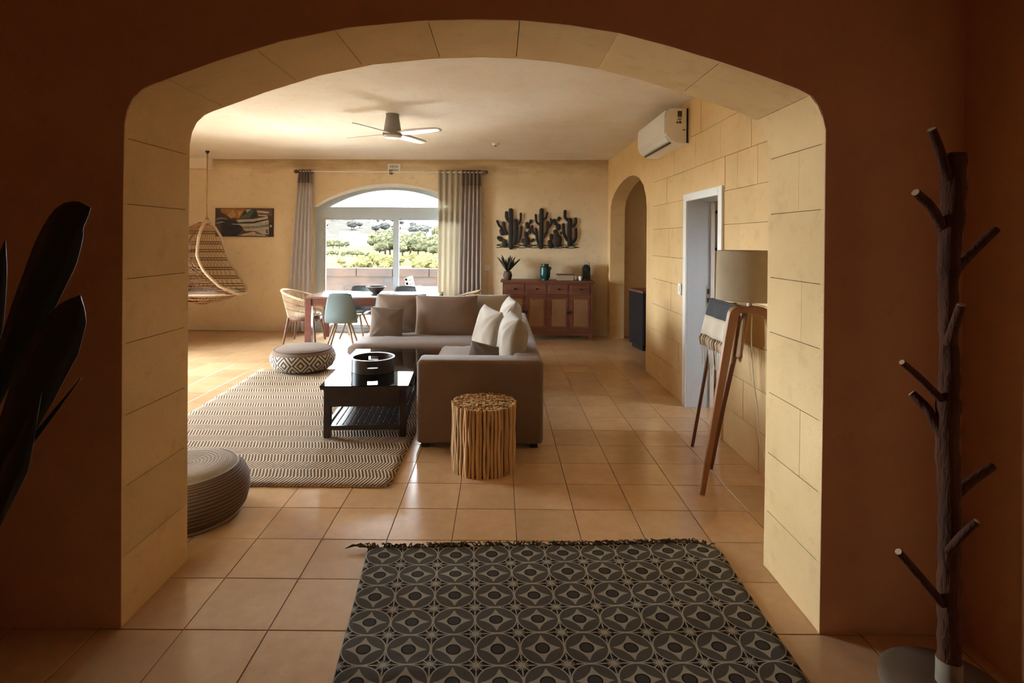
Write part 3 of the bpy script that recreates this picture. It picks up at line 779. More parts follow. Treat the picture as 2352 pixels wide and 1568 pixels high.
# ------------------------------------------------------------------ curtains, pole, vent
pole = thing('curtain_pole', 'thin white curtain pole with round wooden finials above the glass door', 'curtain pole', (0, 0, 0))
bm = B(); tube(bm, [FW(-3.50, 2.80, .10), FW(-.30, 2.787, .10)], .011, 10); obj('rod', bm, M['white'], pole, smooth=40)
for x in (-3.545, -.245):
    bm = B(); c = FW(x, 2.795, .10); lathe(bm, [(0, -.04), (.02, -.035), (.034, -.012), (.034, .012), (.02, .035), (0, .04)], 14, (0, 0, 0)); bmesh.ops.transform(bm, matrix=Matrix.Translation(c) @ Matrix.Rotation(PI / 2, 4, 'Y'), verts=bm.verts)
    obj('finial', bm, M['walnut'], pole, smooth=True)
for x in (-3.30, -1.90, -.30):
    bm = B(); prism(bm, [(x - .02, 2.76), (x + .02, 2.76), (x + .02, 2.83), (x - .02, 2.83)], FW, 0, .11); obj('bracket', bm, M['band'], pole)
def curtain(name, label, x0t, x1t, x0b, x1b, folds, amp, m, mband, zb=.03, zt=2.83, zband=2.56, grp=None, shift=0):
    t = thing(name, label, 'curtain', (0, 0, 0), 0, grp)
    def surf(z):
        def f(u, v):
            zz = lerp(z[0], z[1], v); k = (zt - zz) / (zt - zb)
            x = lerp(lerp(x0t, x1t, u), lerp(x0b, x1b, u), k ** .8)
            off = .10 + amp * math.sin(u * folds * 2 * PI + shift + .5 * math.sin(zz * 1.7)) * (0.75 + .25 * k)
            return FW(x, zz, off)
        return f
    bm = B(); grid(bm, folds * 10, 14, surf((zb, zband if mband else zt))); o = obj('cloth', bm, m, t, smooth=True); solidify(o, .004)
    if mband:
        bm = B(); grid(bm, folds * 10, 3, surf((zband, zt))); o = obj('top_band', bm, mband, t, smooth=True); solidify(o, .004)
    return t
curtain('curtain', 'pale curtain with taupe top band left of the glass door', -3.50, -3.27, -3.70, -3.25, 5, .035, M['curtain'], M['band'], zband=2.60)
curtain('curtain', 'taupe curtain bunched at the wall right of the glass door', -.66, -.33, -.70, -.31, 5, .035, M['drape'], M['band'], shift=1.0)
curtain('sheer_curtain', 'translucent cream sheer hanging over the right glass pane', -1.07, -.67, -1.06, -.70, 4, .022, M['sheer'], None, shift=.5)
vent = thing('wall_vent', 'white slotted ventilation grille high above the glass door', 'vent', FW(-1.85, 2.862, .0), -.037)
bm = B(); box(bm, -.112, .112, -.018, 0, -.085, .085, .004, 1); obj('grille_plate', bm, M['plastic'], vent)
bm = B(); box(bm, -.003, .003, -.020, -.017, -.024, .024); s0 = obj('slot', bm, M['black'], vent); s0.location = (-.07, 0, .035)
for r in range(2):
    for k in range(9):
        if r or k: inst(s0, 'slot', vent, (-.07 + k * .0175, 0, .035 - r * .07))

# ------------------------------------------------------------------ painting on the far wall
pic = thing('painting', 'wide painting of beached boats in dark and orange tones', 'painting', FW(-4.49, 1.905, .001), -.037)
PW, PH = 1.035, .50
bm = B(); box(bm, -PW / 2, PW / 2, -.03, 0, -PH / 2, PH / 2); obj('canvas', bm, mat('canvas_dark', (0.045, 0.022, 0.018), (0.09, 0.045, 0.03), 9, rough=.7), pic)
cols = dict(o=(0.45, 0.20, 0.04), o2=(0.55, 0.36, 0.14), k=(0.012, 0.008, 0.010), w=(0.50, 0.46, 0.40), g=(0.22, 0.23, 0.20), t=(0.07, 0.13, 0.13), b=(0.16, 0.09, 0.06), c=(0.60, 0.50, 0.38), n=(0.02, 0.03, 0.035))
pm = {k: mat('print_' + k, v, tuple(q * .6 for q in v), 14, rough=.6) for k, v in cols.items()}
shapes = [('o', [(.09, .02), (.52, .02), (.42, .36), (.30, .34), (.20, .24), (.10, .15)]), ('o2', [(.20, .25), (.30, .05), (.36, .25), (.28, .36)]), ('o2', [(.38, .08), (.47, .10), (.41, .30)]),
          ('t', [(.41, .38), (.52, .20), (.60, .04), (.68, .05), (.66, .32)]), ('n', [(.60, .34), (.68, .06), (.72, .30)]), ('w', [(.52, .04), (.62, .03), (.55, .16)]),
          ('b', [(.70, .04), (.98, .04), (.98, .26), (.74, .28)]), ('c', [(.72, .08), (.93, .12), (.92, .18), (.73, .15)]), ('c', [(.74, .22), (.90, .24), (.90, .28), (.75, .27)]),
          ('w', [(.36, .40), (.66, .38), (.91, .28), (.91, .36), (.66, .47), (.40, .50)]), ('k', [(.40, .50), (.66, .47), (.91, .36), (.91, .40), (.66, .53), (.40, .54)]), ('w', [(.40, .54), (.66, .53), (.92, .40), (.93, .62), (.70, .66), (.46, .64)]),
          ('g', [(.46, .64), (.70, .62), (.93, .56), (.93, .64), (.72, .72), (.48, .72)]), ('w', [(.48, .72), (.72, .70), (.93, .64), (.93, .90), (.84, .92), (.70, .80), (.52, .80)]),
          ('k', [(.10, .42), (.22, .38), (.34, .46), (.46, .66), (.47, .78), (.36, .96), (.12, .96)]), ('w', [(.02, .38), (.10, .33), (.20, .38), (.20, .40), (.10, .36), (.02, .41)]), ('w', [(.02, .52), (.12, .47), (.18, .50), (.12, .50), (.02, .55)]),
          ('w', [(.29, .54), (.36, .555), (.44, .56), (.44, .585), (.36, .58), (.29, .57)]), ('c', [(.38, .96), (.66, .82), (.84, .92), (.90, .97)]), ('k', [(.70, .86), (.80, .90), (.92, .95), (.70, .89)]), ('k', [(.93, .50), (.99, .50), (.99, .97), (.93, .97)]), ('w', [(.945, .58), (.98, .58), (.98, .66), (.945, .66)])]
for i, (c, pl) in enumerate(shapes):
    bm = B(); prism(bm, [((u - .5) * PW, (.5 - v) * PH) for u, v in pl], xz, -.0305 - i * .0002, -.03); obj('painted_shape', bm, pm[c], pic)
bm = B(); bmesh.ops.create_cone(bm, cap_ends=True, segments=20, radius1=.028, radius2=.028, depth=.002, matrix=Matrix.Translation((.40 * PW, -.0358, -.30 * PH)) @ Matrix.Rotation(PI / 2, 4, 'X') @ Matrix.Diagonal((.8, 1.2, 1, 1))); obj('painted_shape', bm, pm['k'], pic)
bm = B(); bmesh.ops.create_cone(bm, cap_ends=True, segments=20, radius1=.012, radius2=.012, depth=.002, matrix=Matrix.Translation((.405 * PW, -.0362, -.29 * PH)) @ Matrix.Rotation(PI / 2, 4, 'X') @ Matrix.Diagonal((.8, 1.2, 1, 1))); obj('painted_shape', bm, pm['w'], pic)

# ------------------------------------------------------------------ cactus wall sculpture
cac = thing('cactus_wall_art', 'black metal cactus silhouette sculpture on the wall above the sideboard', 'wall art', FW(.64, 1.478, .001), -.037)
def cz(x, y): return (-.705 + (x - 150) / 1480 * 1.416, (890 - y) / 740 * .704)
def cact(name, segs, off, n=10):
    bm = B()
    for pts, r in segs:
        pp = [Vector((cz(*p)[0], -off, cz(*p)[1])) for p in pts]
        pp = crom(pp, 4) if len(pp) > 2 else [pp[0].lerp(pp[1], q / 5) for q in range(6)]
        k = len(pp); r_ = r * 1.22 * 1.416 / 1480
        rs = [r_] * k
        a, b = pp[0], pp[-1]; da = (pp[0] - pp[1]).normalized(); db = (pp[-1] - pp[-2]).normalized()
        pp = [a + da * r_ * .9, a + da * r_ * .6] + pp + [b + db * r_ * .6, b + db * r_ * .9]; rs = [r_ * .3, r_ * .8] + rs + [r_ * .8, r_ * .3]
        tube(bm, pp, rs, n, True, (1, .25, 1))
    return obj(name, bm, M['iron'], cac, smooth=50)
cact('saguaro', [([(412, 190), (415, 500), (420, 860)], 36), ([(335, 230), (340, 330), (395, 400)], 25), ([(592, 250), (590, 370), (545, 430)], 19), ([(500, 380), (510, 560), (480, 780)], 34), ([(605, 490), (590, 640), (545, 760)], 22)], .030)
cact('saguaro', [([(967, 185), (965, 500), (960, 850)], 34), ([(862, 270), (875, 390), (925, 440)], 18), ([(1068, 235), (1050, 310), (1005, 350)], 18), ([(873, 530), (890, 700), (935, 830)], 22), ([(1080, 400), (1065, 560), (1010, 660)], 24), ([(800, 470), (800, 560), (860, 620)], 18), ([(1135, 350), (1140, 420), (1100, 490)], 20)], .030)
cact('saguaro', [([(1475, 360), (1468, 560), (1475, 790)], 38), ([(1388, 200), (1390, 310), (1450, 370)], 24), ([(1580, 335), (1575, 420), (1525, 475)], 23), ([(1585, 520), (1580, 680), (1510, 780)], 24), ([(1360, 440), (1370, 600), (1430, 720)], 24)], .030)
cact('prickly_pear', [([(170, 385), (200, 460), (245, 505)], 18), ([(283, 420), (300, 520), (335, 610)], 26), ([(255, 560), (265, 600)], 42), ([(200, 690), (235, 720)], 32), ([(300, 760), (310, 820)], 42)], .018)
cact('prickly_pear', [([(705, 430), (720, 490)], 30), ([(778, 375), (765, 410)], 22), ([(780, 520), (745, 590)], 28), ([(690, 610), (690, 640)], 34), ([(705, 720), (700, 780)], 50), ([(825, 715), (780, 745)], 18), ([(635, 730), (650, 770)], 22)], .018)
cact('prickly_pear', [([(1285, 325), (1270, 350)], 26), ([(1195, 370), (1215, 420)], 30), ([(1265, 470), (1265, 500)], 40), ([(1215, 570), (1240, 620)], 36), ([(1265, 690), (1260, 790)], 58), ([(1330, 580), (1320, 600)], 18)], .018)
cact('prickly_pear', [([(1150, 640), (1145, 690)], 30), ([(1120, 760), (1135, 830)], 40)], .024)
bm = B()
for ph, a0 in ((0, 30), (2.1, 34), (4.2, 26)):
    tube(bm, [(cz(x, 835 + a0 * math.sin(x * .0095 + ph))[0], -.016, cz(x, 835 + a0 * math.sin(x * .0095 + ph))[1]) for x in range(155, 1640, 30)], .006, 6)
obj('wavy_wire', bm, M['iron'], cac, smooth=True)
bm = B(); 
for x in (200, 960, 1500): c = cz(x, 820); tube(bm, [(c[0], 0, c[1]), (c[0], -.018, c[1])], .006, 6)
obj('wall_pin', bm, M['iron'], cac)

# ------------------------------------------------------------------ ceiling fan, detector, air conditioner, plates
fanz = 2.81
fan = thing('ceiling_fan', 'white four bladed ceiling fan with grey tapered mount', 'ceiling fan', (-1.20, 6.18, ZC))
bm = B(); lathe(bm, [(0, 0), (.072, 0), (.074, -.012), (.070, -.016), (.098, -.195), (.098, -.20), (0, -.20)], 32); obj('motor_housing', bm, M['fangrey'], fan, smooth=35)
bm = B(); lathe(bm, [(0, -.20), (.104, -.203), (.108, -.215), (.108, -.235), (.10, -.242), (0, -.242)], 32); obj('hub', bm, M['fangrey'], fan, smooth=35)
bm = B(); lathe(bm, [(.100, -.242), (.096, -.256), (.07, -.268), (0, -.272), (0, -.242)], 32); obj('light_cover', bm, M['plastic'], fan, smooth=True)
bm = B()
def bl(u, v):
    x = lerp(.09, .635, u); wd = interp([(0, .045), (.25, .068), (.7, .062), (.93, .05), (1, .018)], u); y = (v - .5) * 2 * wd
    return (x, y, -.218 - y * .22)
grid(bm, 16, 4, bl); b0 = obj('blade', bm, M['plastic'], fan, smooth=True); solidify(b0, .009); b0.rotation_euler = (0, 0, math.radians(-26.5))
for k in range(1, 4): inst(b0, 'blade', fan, (0, 0, 0), (0, 0, math.radians(-26.5 + 90 * k)))
det = thing('smoke_detector', 'small white smoke detector on the ceiling near the far wall', 'smoke detector', (-.07, 8.0, ZC))
bm = B(); lathe(bm, [(0, 0), (.055, 0), (.055, -.012), (.045, -.03), (0, -.032)], 24); obj('housing', bm, M['plastic'], det, smooth=35)
bm = B(); lathe(bm, [(0, -.032), (.02, -.032), (.016, -.044), (0, -.046)], 16); obj('sensor', bm, M['fangrey'], det, smooth=35)

ac = thing('air_conditioner', 'white wall mounted air conditioner high on the right wall', 'air conditioner', (XR, 5.48, 2.60))
prof = [(0, .345), (-.16, .345), (-.20, .335), (-.226, .30), (-.236, .22), (-.236, .12), (-.225, .085), (-.185, .035), (-.13, .008), (-.06, 0), (0, 0)]
def acp(u, v, w_): return (u, w_, v)
bm = B(); prism(bm, prof, acp, .0, 1.08); obj('casing', bm, M['plastic'], ac, smooth=30)
bm = B(); prism(bm, [(-.2365, .10), (-.2425, .11), (-.2425, .30), (-.228, .328), (-.2205, .322), (-.2345, .29), (-.2365, .22)], acp, .012, 1.068); obj('front_panel', bm, M['white'], ac, smooth=30)
bm = B(); prism(bm, [(-.226, .078), (-.19, .034), (-.196, .028), (-.232, .072)], acp, .03, 1.05); obj('louver', bm, M['white'], ac)
bm = B(); prism(bm, [(-.178, .022), (-.160, .012), (-.163, .007), (-.181, .017)], acp, .06, 1.02); obj('air_slot', bm, M['black'], ac)
bm = B(); box(bm, -.030, -.012, -.004, .0, .004, .342); obj('back_gap', bm, M['black'], ac)
lbm = mat('label_brown', (0.10, 0.06, 0.04), (0.05, 0.03, 0.02), 90, rough=.6)
for (u0, u1, v0, v1) in ((-.118, -.074, .262, .318), (-.112, -.080, .250, .256), (-.118, -.078, .232, .240), (-.128, -.112, .196, .206), (-.066, -.040, .128, .138)):
    bm = B(); box(bm, u0, u1, -.0025, 0, v0, v1); obj('side_label', bm, lbm, ac)
for tri in ([(-.108, .196), (-.076, .196), (-.092, .226)], [(-.126, .2062), (-.112, .2062), (-.121, .222)]):
    bm = B(); prism(bm, tri, acp, -.0025, 0); obj('side_label', bm, lbm, ac)

sw = thing('light_switch', 'small white light switch on the stone wall beside the door frame', 'light switch', (XR - .004, 5.71, 1.15))
bm = B(); box(bm, -.012, 0, -.045, .045, -.06, .06, .004, 1); obj('plate', bm, M['plastic'], sw)
bm = B(); box(bm, -.017, -.011, -.02, .02, -.03, .03); obj('rocker', bm, M['white'], sw)
so = thing('wall_socket', 'white socket plate with cable conduit on the far wall left of the sideboard', 'socket', FW(-.21, 1.15, 0), -.037)
bm = B(); box(bm, -.055, .055, -.014, 0, -.05, .05, .004, 1); obj('plate', bm, M['plastic'], so)
bm = B(); box(bm, -.018, .018, -.012, 0, -1.1, -.05); obj('conduit', bm, M['wall'], so)

# ------------------------------------------------------------------ hanging egg chair
egg = thing('hanging_egg_chair', 'rattan egg chair hanging on a rope from the ceiling', 'hanging chair', (-4.68, 8.9, 0))
RX = [(.58, -.02), (.65, .33), (.72, .48), (.77, .54), (.82, .50), (.90, .40), (1.02, .30), (1.17, .18), (1.33, .10), (1.48, .075), (1.65, .055), (1.80, .03), (1.91, 0)]
RW = [(.58, .06), (.65, .30), (.72, .38), (.77, .20), (.82, .31), (.90, .40), (1.1, .48), (1.4, .45), (1.65, .34), (1.80, .20), (1.87, .10), (1.91, .01)]
BX = [(.58, -.08), (.62, -.32), (.68, -.48), (.8, -.58), (1.0, -.63), (1.3, -.60), (1.6, -.45), (1.8, -.24), (1.87, -.12), (1.91, -.01)]
def ering(z, ph):       # ph 0..1 from near rim, round the back, to the far rim
    a = PI * ph; xr, hw, xb = interp(RX, z), interp(RW, z), interp(BX, z)
    return Vector((xr + (xb - xr) * math.sin(a) ** .8, -hw * math.cos(a), z))
zr = [.77 + (1.90 - .77) * k / 18 for k in range(19)]
near = [ering(z, 0) for z in reversed(zr)]; farr = [ering(z, 1) for z in zr]
lip = [Vector((interp(RX, .77) + .05 * math.sin(PI * k / 6), -.20 * math.cos(PI * k / 6), .765 - .02 * math.sin(PI * k / 6))) for k in range(1, 6)]
loop = near + lip + farr
bm = B(); tube(bm, loop, .022, 8, closed=True); obj('rim', bm, M['rattanpale'], egg, smooth=True)
bm = B()
for z in (1.72, 1.55, 1.42, 1.28, 1.12, .98, .86, .78):
    for dz in (0, .035): tube(bm, [ering(z + dz - .02, k / 20) for k in range(21)], .008, 5)
for ph in (.32, .5, .68): tube(bm, [ering(.60 + (1.88 - .60) * k / 16, ph) for k in range(17)], .009, 5)
obj('hoop', bm, M['walnut'], egg, smooth=True)
bm = B()
for j in range(1, 92):
    ph = j / 92; sk = .02 * (1 if j % 2 else -1)
    tube(bm, [ering(.79 + (1.86 - .79) * k / 14, min(max(ph + sk * math.sin(k * 1.3), 0), 1)) for k in range(15)], .0042, 3, False)
o = obj('wicker_strands', bm, M['rattan'], egg); o['kind'] = 'stuff'
def basin(z, a):
    xr, hw, xb = interp(RX, z), interp([(.58, .06), (.63, .28), (.70, .38), (.80, .40)], z), interp(BX, z); c = (xr + xb) / 2; h_ = (xr - xb) / 2
    return Vector((c + h_ * math.cos(a), -hw * math.sin(a), z))
bm = B()
for z in (.585, .63, .68, .73, .775): tube(bm, [basin(z, 2 * PI * k / 28) for k in range(28)], .010, 5, closed=True)
for j in range(64): tube(bm, [basin(z, 2 * PI * j / 64) for z in (.58, .62, .66, .72, .78)], .0045, 3, False)
o = obj('seat_basin', bm, M['rattan'], egg); 
bm = B(); bmesh.ops.create_uvsphere(bm, u_segments=32, v_segments=16, radius=1.0, matrix=Matrix.Translation((0.0, 0, .755)) @ Matrix.Diagonal((.53, .40, .075, 1))); obj('seat_cushion', bm, M['ceramic'], egg, smooth=True)
bm = B(); tube(bm, [(0, 0, 1.90), (0, 0, 2.3), (0, 0, ZC)], .010, 6); tube(bm, [(-.02, -.06, 1.87), (0, 0, 1.98), (.02, .06, 1.87)], .010, 6); obj('rope', bm, M['rattan'], egg)
bm = B(); lathe(bm, [(0, 0), (.03, 0), (.03, -.02), (.012, -.05), (0, -.05)], 12, (0, 0, ZC)); obj('ceiling_hook', bm, M['black'], egg)

# ------------------------------------------------------------------ dining table, chairs, bowl
dt = thing('dining_table', 'reddish dark wood dining table in front of the glass door', 'table', (-1.94, 8.90, 0))
TX, TY = .995, .50
bm = B(); box(bm, -TX, TX, -TY, TY, .725, .755, .004, 1); obj('tabletop', bm, mat('polished_top', (0.22, 0.12, 0.08), (0.15, 0.075, 0.05), 8, rough=.22, stretch=(.15, 1, 1), spec=.7), dt)
for sx in (-1, 1):
    for sy in (-1, 1):
        bm = B(); cx, cy = sx * (TX - .05), sy * (TY - .05); box(bm, cx - .048, cx + .048, cy - .048, cy + .048, 0, .725, .004, 1); obj('leg', bm, M['mahogany'], dt)
for sy in (-1, 1):
    bm = B(); cy = sy * (TY - .03); box(bm, -TX + .09, TX - .09, cy - .014, cy + .014, .62, .725); obj('apron', bm, M['mahogany'], dt)

def shell_chair(loc, rz, label, m):
    t = thing('shell_chair', label, 'chair', loc, rz, 'shell chairs around the dining table')
    prof = [(.20, .425), (.14, .43), (.04, .40), (-.08, .378), (-.17, .375), (-.215, .44), (-.23, .57), (-.248, .71), (-.265, .835)]
    wd = [.20, .225, .235, .24, .24, .24, .226, .196, .166]; dish = [.01, .02, .035, .045, .06, .06, .045, .03, .015]
    def f(u, v):
        k = v * 8; i = min(int(k), 7); q = k - i
        y, z = lerp(prof[i][0], prof[i + 1][0], q), lerp(prof[i][1], prof[i + 1][1], q); w_ = lerp(wd[i], wd[i + 1], q); d_ = lerp(dish[i], dish[i + 1], q)
        s = u * 2 - 1; e = s * s
        if v < .5: return (s * w_, y, z + d_ * e * (1 + .3 * e))
        return (s * w_, y + d_ * 1.2 * e, z - (.018 * e * e if v > .95 else 0))
    bm = B(); grid(bm, 16, 24, f); s = obj('shell', bm, m, t, smooth=True); solidify(s, .009)
    bm = B(); bmesh.ops.create_uvsphere(bm, u_segments=20, v_segments=10, radius=1, matrix=Matrix.Translation((0, .02, .428)) @ Matrix.Diagonal((.19, .17, .022, 1))); obj('seat_pad', bm, M['ceramic'], t, smooth=True)
    for sx in (-1, 1):
        for sy, y1 in ((1, .19), (-1, -.21)):
            bm = B(); tube(bm, [(sx * .09, sy * .07, .385), (sx * .205, y1, 0)], [.021, .014], 10); obj('leg', bm, M['beech'], t, smooth=40)
    bm = B()
    tube(bm, [(-.10, -.08, .365), (.10, .08, .365)], .010, 6); tube(bm, [(.10, -.08, .365), (-.10, .08, .365)], .010, 6); obj('crossbar', bm, M['beech'], t)
    return t
ch = shell_chair((-2.37, 8.44, 0), .10, 'grey blue shell chair with beech legs at the near left of the dining table', M['shell'])
copytree(ch, (-1.62, 8.46, 0), -.05, 'middle of the three shell chairs along the near side of the dining table')
copytree(ch, (-1.12, 8.16, 0), .05, 'shell chair at the near right corner of the table behind the sofa')
ch2 = shell_chair((-2.38, 9.27, 0), PI - .12, 'slate shell chair behind the table below the left window pane', M['shelldark'])
copytree(ch2, (-1.60, 9.27, 0), PI, 'slate shell chair behind the table below the right window pane')

def wicker(loc, rz, label):
    t = thing('wicker_armchair', label, 'armchair', loc, rz, 'wicker armchairs at the table ends')   # faces +X
    def rim(k, zt):   # k 0..1 around the U, zt 0 seat .. 1 rim
        a = lerp(-2.45, 2.45, k)
        c = abs(a) / 2.45
        rx, ry = lerp(.25, .33, zt), lerp(.24, .31, zt)
        x = -math.cos(a) * rx + .0; y = math.sin(a) * ry
        ztop = lerp(.825, .60, c ** 1.6)
        return Vector((x - .03 * zt * (1 - c), y, lerp(.40, ztop, zt)))
    bm = B(); tube(bm, [rim(k / 30, 1) for k in range(31)], .017, 8); obj('rim', bm, M['rattanpale'], t, smooth=True)
    bm = B()
    for zt in (.36, .68): tube(bm, [rim(k / 30, zt) for k in range(31)], .007, 6)
    obj('band', bm, M['walnut'], t, smooth=True)
    bm = B()
    for k in range(73): tube(bm, [rim(k / 72, 0), rim(k / 72, .5), rim(k / 72, 1)], .0052, 4, False)
    o = obj('strands', bm, M['rattanpale'], t); o['kind'] = 'stuff'
    bm = B(); lathe(bm, [(0, .36), (.25, .36), (.262, .385), (.25, .41), (0, .41)], 28); obj('seat', bm, M['walnut'], t, smooth=35)
    bm = B(); bmesh.ops.create_uvsphere(bm, u_segments=24, v_segments=10, radius=1, matrix=Matrix.Translation((.02, 0, .445)) @ Matrix.Diagonal((.235, .225, .045, 1))); obj('seat_cushion', bm, M['ceramic'], t, smooth=True)
    for sx in (-1, 1):
        for sy in (-1, 1):
            bm = B(); tube(bm, [(sx * .19, sy * .18, .40), (sx * .25, sy * .24, 0)], [.023, .014], 10); obj('leg', bm, M['walnut'], t, smooth=40)
    bm = B(); box(bm, -.2, .2, -.012, .012, .335, .36); box(bm, -.012, .012, -.2, .2, .335, .36); obj('underframe', bm, M['walnut'], t)
    return t
wc = wicker((-3.07, 8.80, 0), 0, 'wicker armchair with white cushion at the left end of the dining table')
copytree(wc, (-.66, 8.85, 0), PI, 'wicker armchair at the right end of the table mostly hidden by the sofa')
bw = thing('bowl', 'dark stoneware bowl on the dining table', 'bowl', (-1.98, 8.95, .759))
bm = B(); lathe(bm, [(0, .004), (.045, .004), (.052, 0), (.06, .012), (.11, .05), (.158, .112), (.152, .114), (.10, .06), (.05, .022), (0, .02)], 36); obj('bowl_body', bm, M['bowl'], bw, smooth=40)
bm = B(); lathe(bm, [(0, 0), (.20, 0), (.205, .004), (0, .004)], 36, (-1.97, 8.95, .755)); tag(obj('placemat', bm, M['iron']), 'dark round placemat under the stoneware bowl', 'placemat')

# ------------------------------------------------------------------ sideboard and what stands on it
sbX, sbY = .80, 9.40
sd = thing('sideboard', 'dark wood sideboard with four cane doors against the far wall', 'sideboard', (sbX, sbY, 0), -.037)
W2, DF, DBk = .74, -.20, .17
bm = B(); box(bm, -W2 - .035, W2 + .035, DF - .03, DBk + .01, .935, .968, .006, 2); obj('top', bm, M['sidewood'], sd)
bm = B()
box(bm, -W2, W2, DBk - .02, DBk, .14, .935); box(bm, -W2, W2, DF + .03, DBk - .02, .14, .17); box(bm, -W2, W2, DF + .025, DBk - .02, .66, .70)
for k in range(5): x = lerp(-W2 + .02, W2 - .02, k / 4); box(bm, x - .02, x + .02, DF, DBk - .02, .14, .935)
box(bm, -W2, W2, DF, DF + .02, .905, .935); box(bm, -W2, W2, DF, DF + .02, .705, .735); box(bm, -W2, W2, DF, DF + .02, .13, .175)
obj('carcass', bm, M['sidewood'], sd)
for k in range(4):
    x0, x1 = lerp(-W2 + .02, W2 - .02, k / 4) + .022, lerp(-W2 + .02, W2 - .02, (k + 1) / 4) - .022
    bm = B(); box(bm, x0, x1, DF - .006, DF + .014, .738, .902, .004, 1); dr = obj('drawer', bm, M['sidewood'], sd)
    bm = B(); bmesh.ops.create_uvsphere(bm, u_segments=12, v_segments=8, radius=.013, matrix=Matrix.Translation(((x0 + x1) / 2, DF - .018, .83))); obj('knob', bm, M['knobm'], dr, smooth=True)
    bm = B(); holed(bm, [(x0, .178), (x1, .178), (x1, .702), (x0, .702)], [[(x0 + .035, .215), (x1 - .035, .215), (x1 - .035, .665), (x0 + .035, .665)]], xz, DF - .006, DF + .014); dd = obj('door', bm, M['sidewood'], sd)
    bm = B(); box(bm, x0 + .03, x1 - .03, DF + .002, DF + .008, .21, .67); obj('cane_panel', bm, M['cane'], dd)
    bm = B(); box(bm, (x1 if k % 2 == 0 else x0) - .012, (x1 if k % 2 == 0 else x0) + .012, DF - .014, DF - .006, .42, .47); obj('door_pull', bm, M['knobm'], dd)
for sx in (-1, 1):
    for y in (DF + .03, DBk - .03):
        bm = B(); box(bm, sx * (W2 - .03) - .03, sx * (W2 - .03) + .03, y - .03, y + .03, 0, .14); obj('leg', bm, M['sidewood'], sd)
bm = B(); box(bm, -W2 + .06, W2 - .06, DF + .02, DF + .04, .06, .14); obj('plinth', bm, M['sidewood'], sd)
ZT = .968
pl = thing('potted_palm', 'small dusty palm in a clay pot on the left end of the sideboard', 'plant', (.135, 9.36, ZT))
bm = B(); lathe(bm, [(0, 0), (.055, 0), (.075, .05), (.075, .09), (.06, .13), (.064, .14), (.05, .138), (0, .12)], 24); obj('pot', bm, M['pot'], pl, smooth=40)
for k in range(15):
    a = k * 2.4; ln = random.uniform(.22, .34); out = random.uniform(.25, .8)
    pts = [Vector((0, 0, .12)) + Vector((math.cos(a) * out * ln * t, math.sin(a) * out * ln * t * .6, ln * t * (1 - .25 * out * t))) for t in (0, .3, .6, .85, 1)]
    bm = B(); tube(bm, pts, [.006, .016, .018, .012, .002], 5, True, (1, .5, 1)); obj('leaf', bm, M['palm'], pl, smooth=True)
jr = thing('teal_jar', 'teal glass jar lantern on the sideboard', 'jar', (.765, 9.36, ZT))
bm = B(); lathe(bm, [(0, 0), (.06, 0), (.06, .02), (.084, .045), (.088, .09), (.088, .19), (.080, .222), (.058, .236), (.058, .255), (.066, .258), (.066, .268), (.052, .268), (.05, .24), (0, .05)], 32); obj('body', bm, M['teal'], jr, smooth=40)
bm = B(); tube(bm, [(.078, 0, .222), (.098, 0, .212), (.100, 0, .185), (.084, 0, .172)], .008, 8); obj('side_handle', bm, M['teal'], jr, smooth=True)
bx1 = thing('tea_box', 'pale open box with dark rim on the sideboard', 'box', (1.10, 9.36, ZT))
bm = B(); box(bm, -.135, .135, -.06, .06, 0, .085); obj('box_body', bm, M['boxpale'], bx1)
bm = B(); box(bm, -.145, .145, -.07, .07, .085, .105); obj('box_lid', bm, M['sidewood'], bx1)
cp = thing('cup', 'white cup beside the pale box on the sideboard', 'cup', (1.262, 9.34, ZT), .4, 'white cups on the sideboard')
bm = B(); lathe(bm, [(0, 0), (.022, 0), (.028, .02), (.034, .07), (.031, .07), (.024, .02), (0, .012)], 20); obj('cup_body', bm, M['ceramic'], cp, smooth=40)
bm = B(); tube(bm, [(.031, 0, .055), (.05, 0, .052), (.05, 0, .03), (.028, 0, .024)], .005, 6); obj('handle', bm, M['ceramic'], cp, smooth=True)
copytree(cp, (1.357, 9.33, ZT), 2.6, 'white cup next to the black coffee machine')
cm = thing('coffee_machine', 'black capsule coffee machine on the right end of the sideboard', 'coffee machine', (1.465, 9.38, ZT))
bm = B(); box(bm, -.06, .06, -.09, .12, 0, .025, .005, 1); obj('drip_base', bm, M['black'], cm)
bm = B(); prism(bm, [(-.06, .02), (.06, .02), (.062, .20), (.05, .24), (.02, .26), (-.02, .26), (-.05, .24), (-.062, .20)], xz, -.01, .12); obj('body', bm, M['black'], cm)
bm = B(); box(bm, -.035, .035, -.08, -.01, .15, .22, .01, 2); obj('brew_head', bm, M['black'], cm)
bm = B(); tube(bm, [(-.05, 0, .22), (-.045, -.01, .29), (0, -.015, .315), (.045, -.01, .29), (.05, 0, .22)], .006, 8); obj('lever', bm, M['metal'], cm, smooth=True)

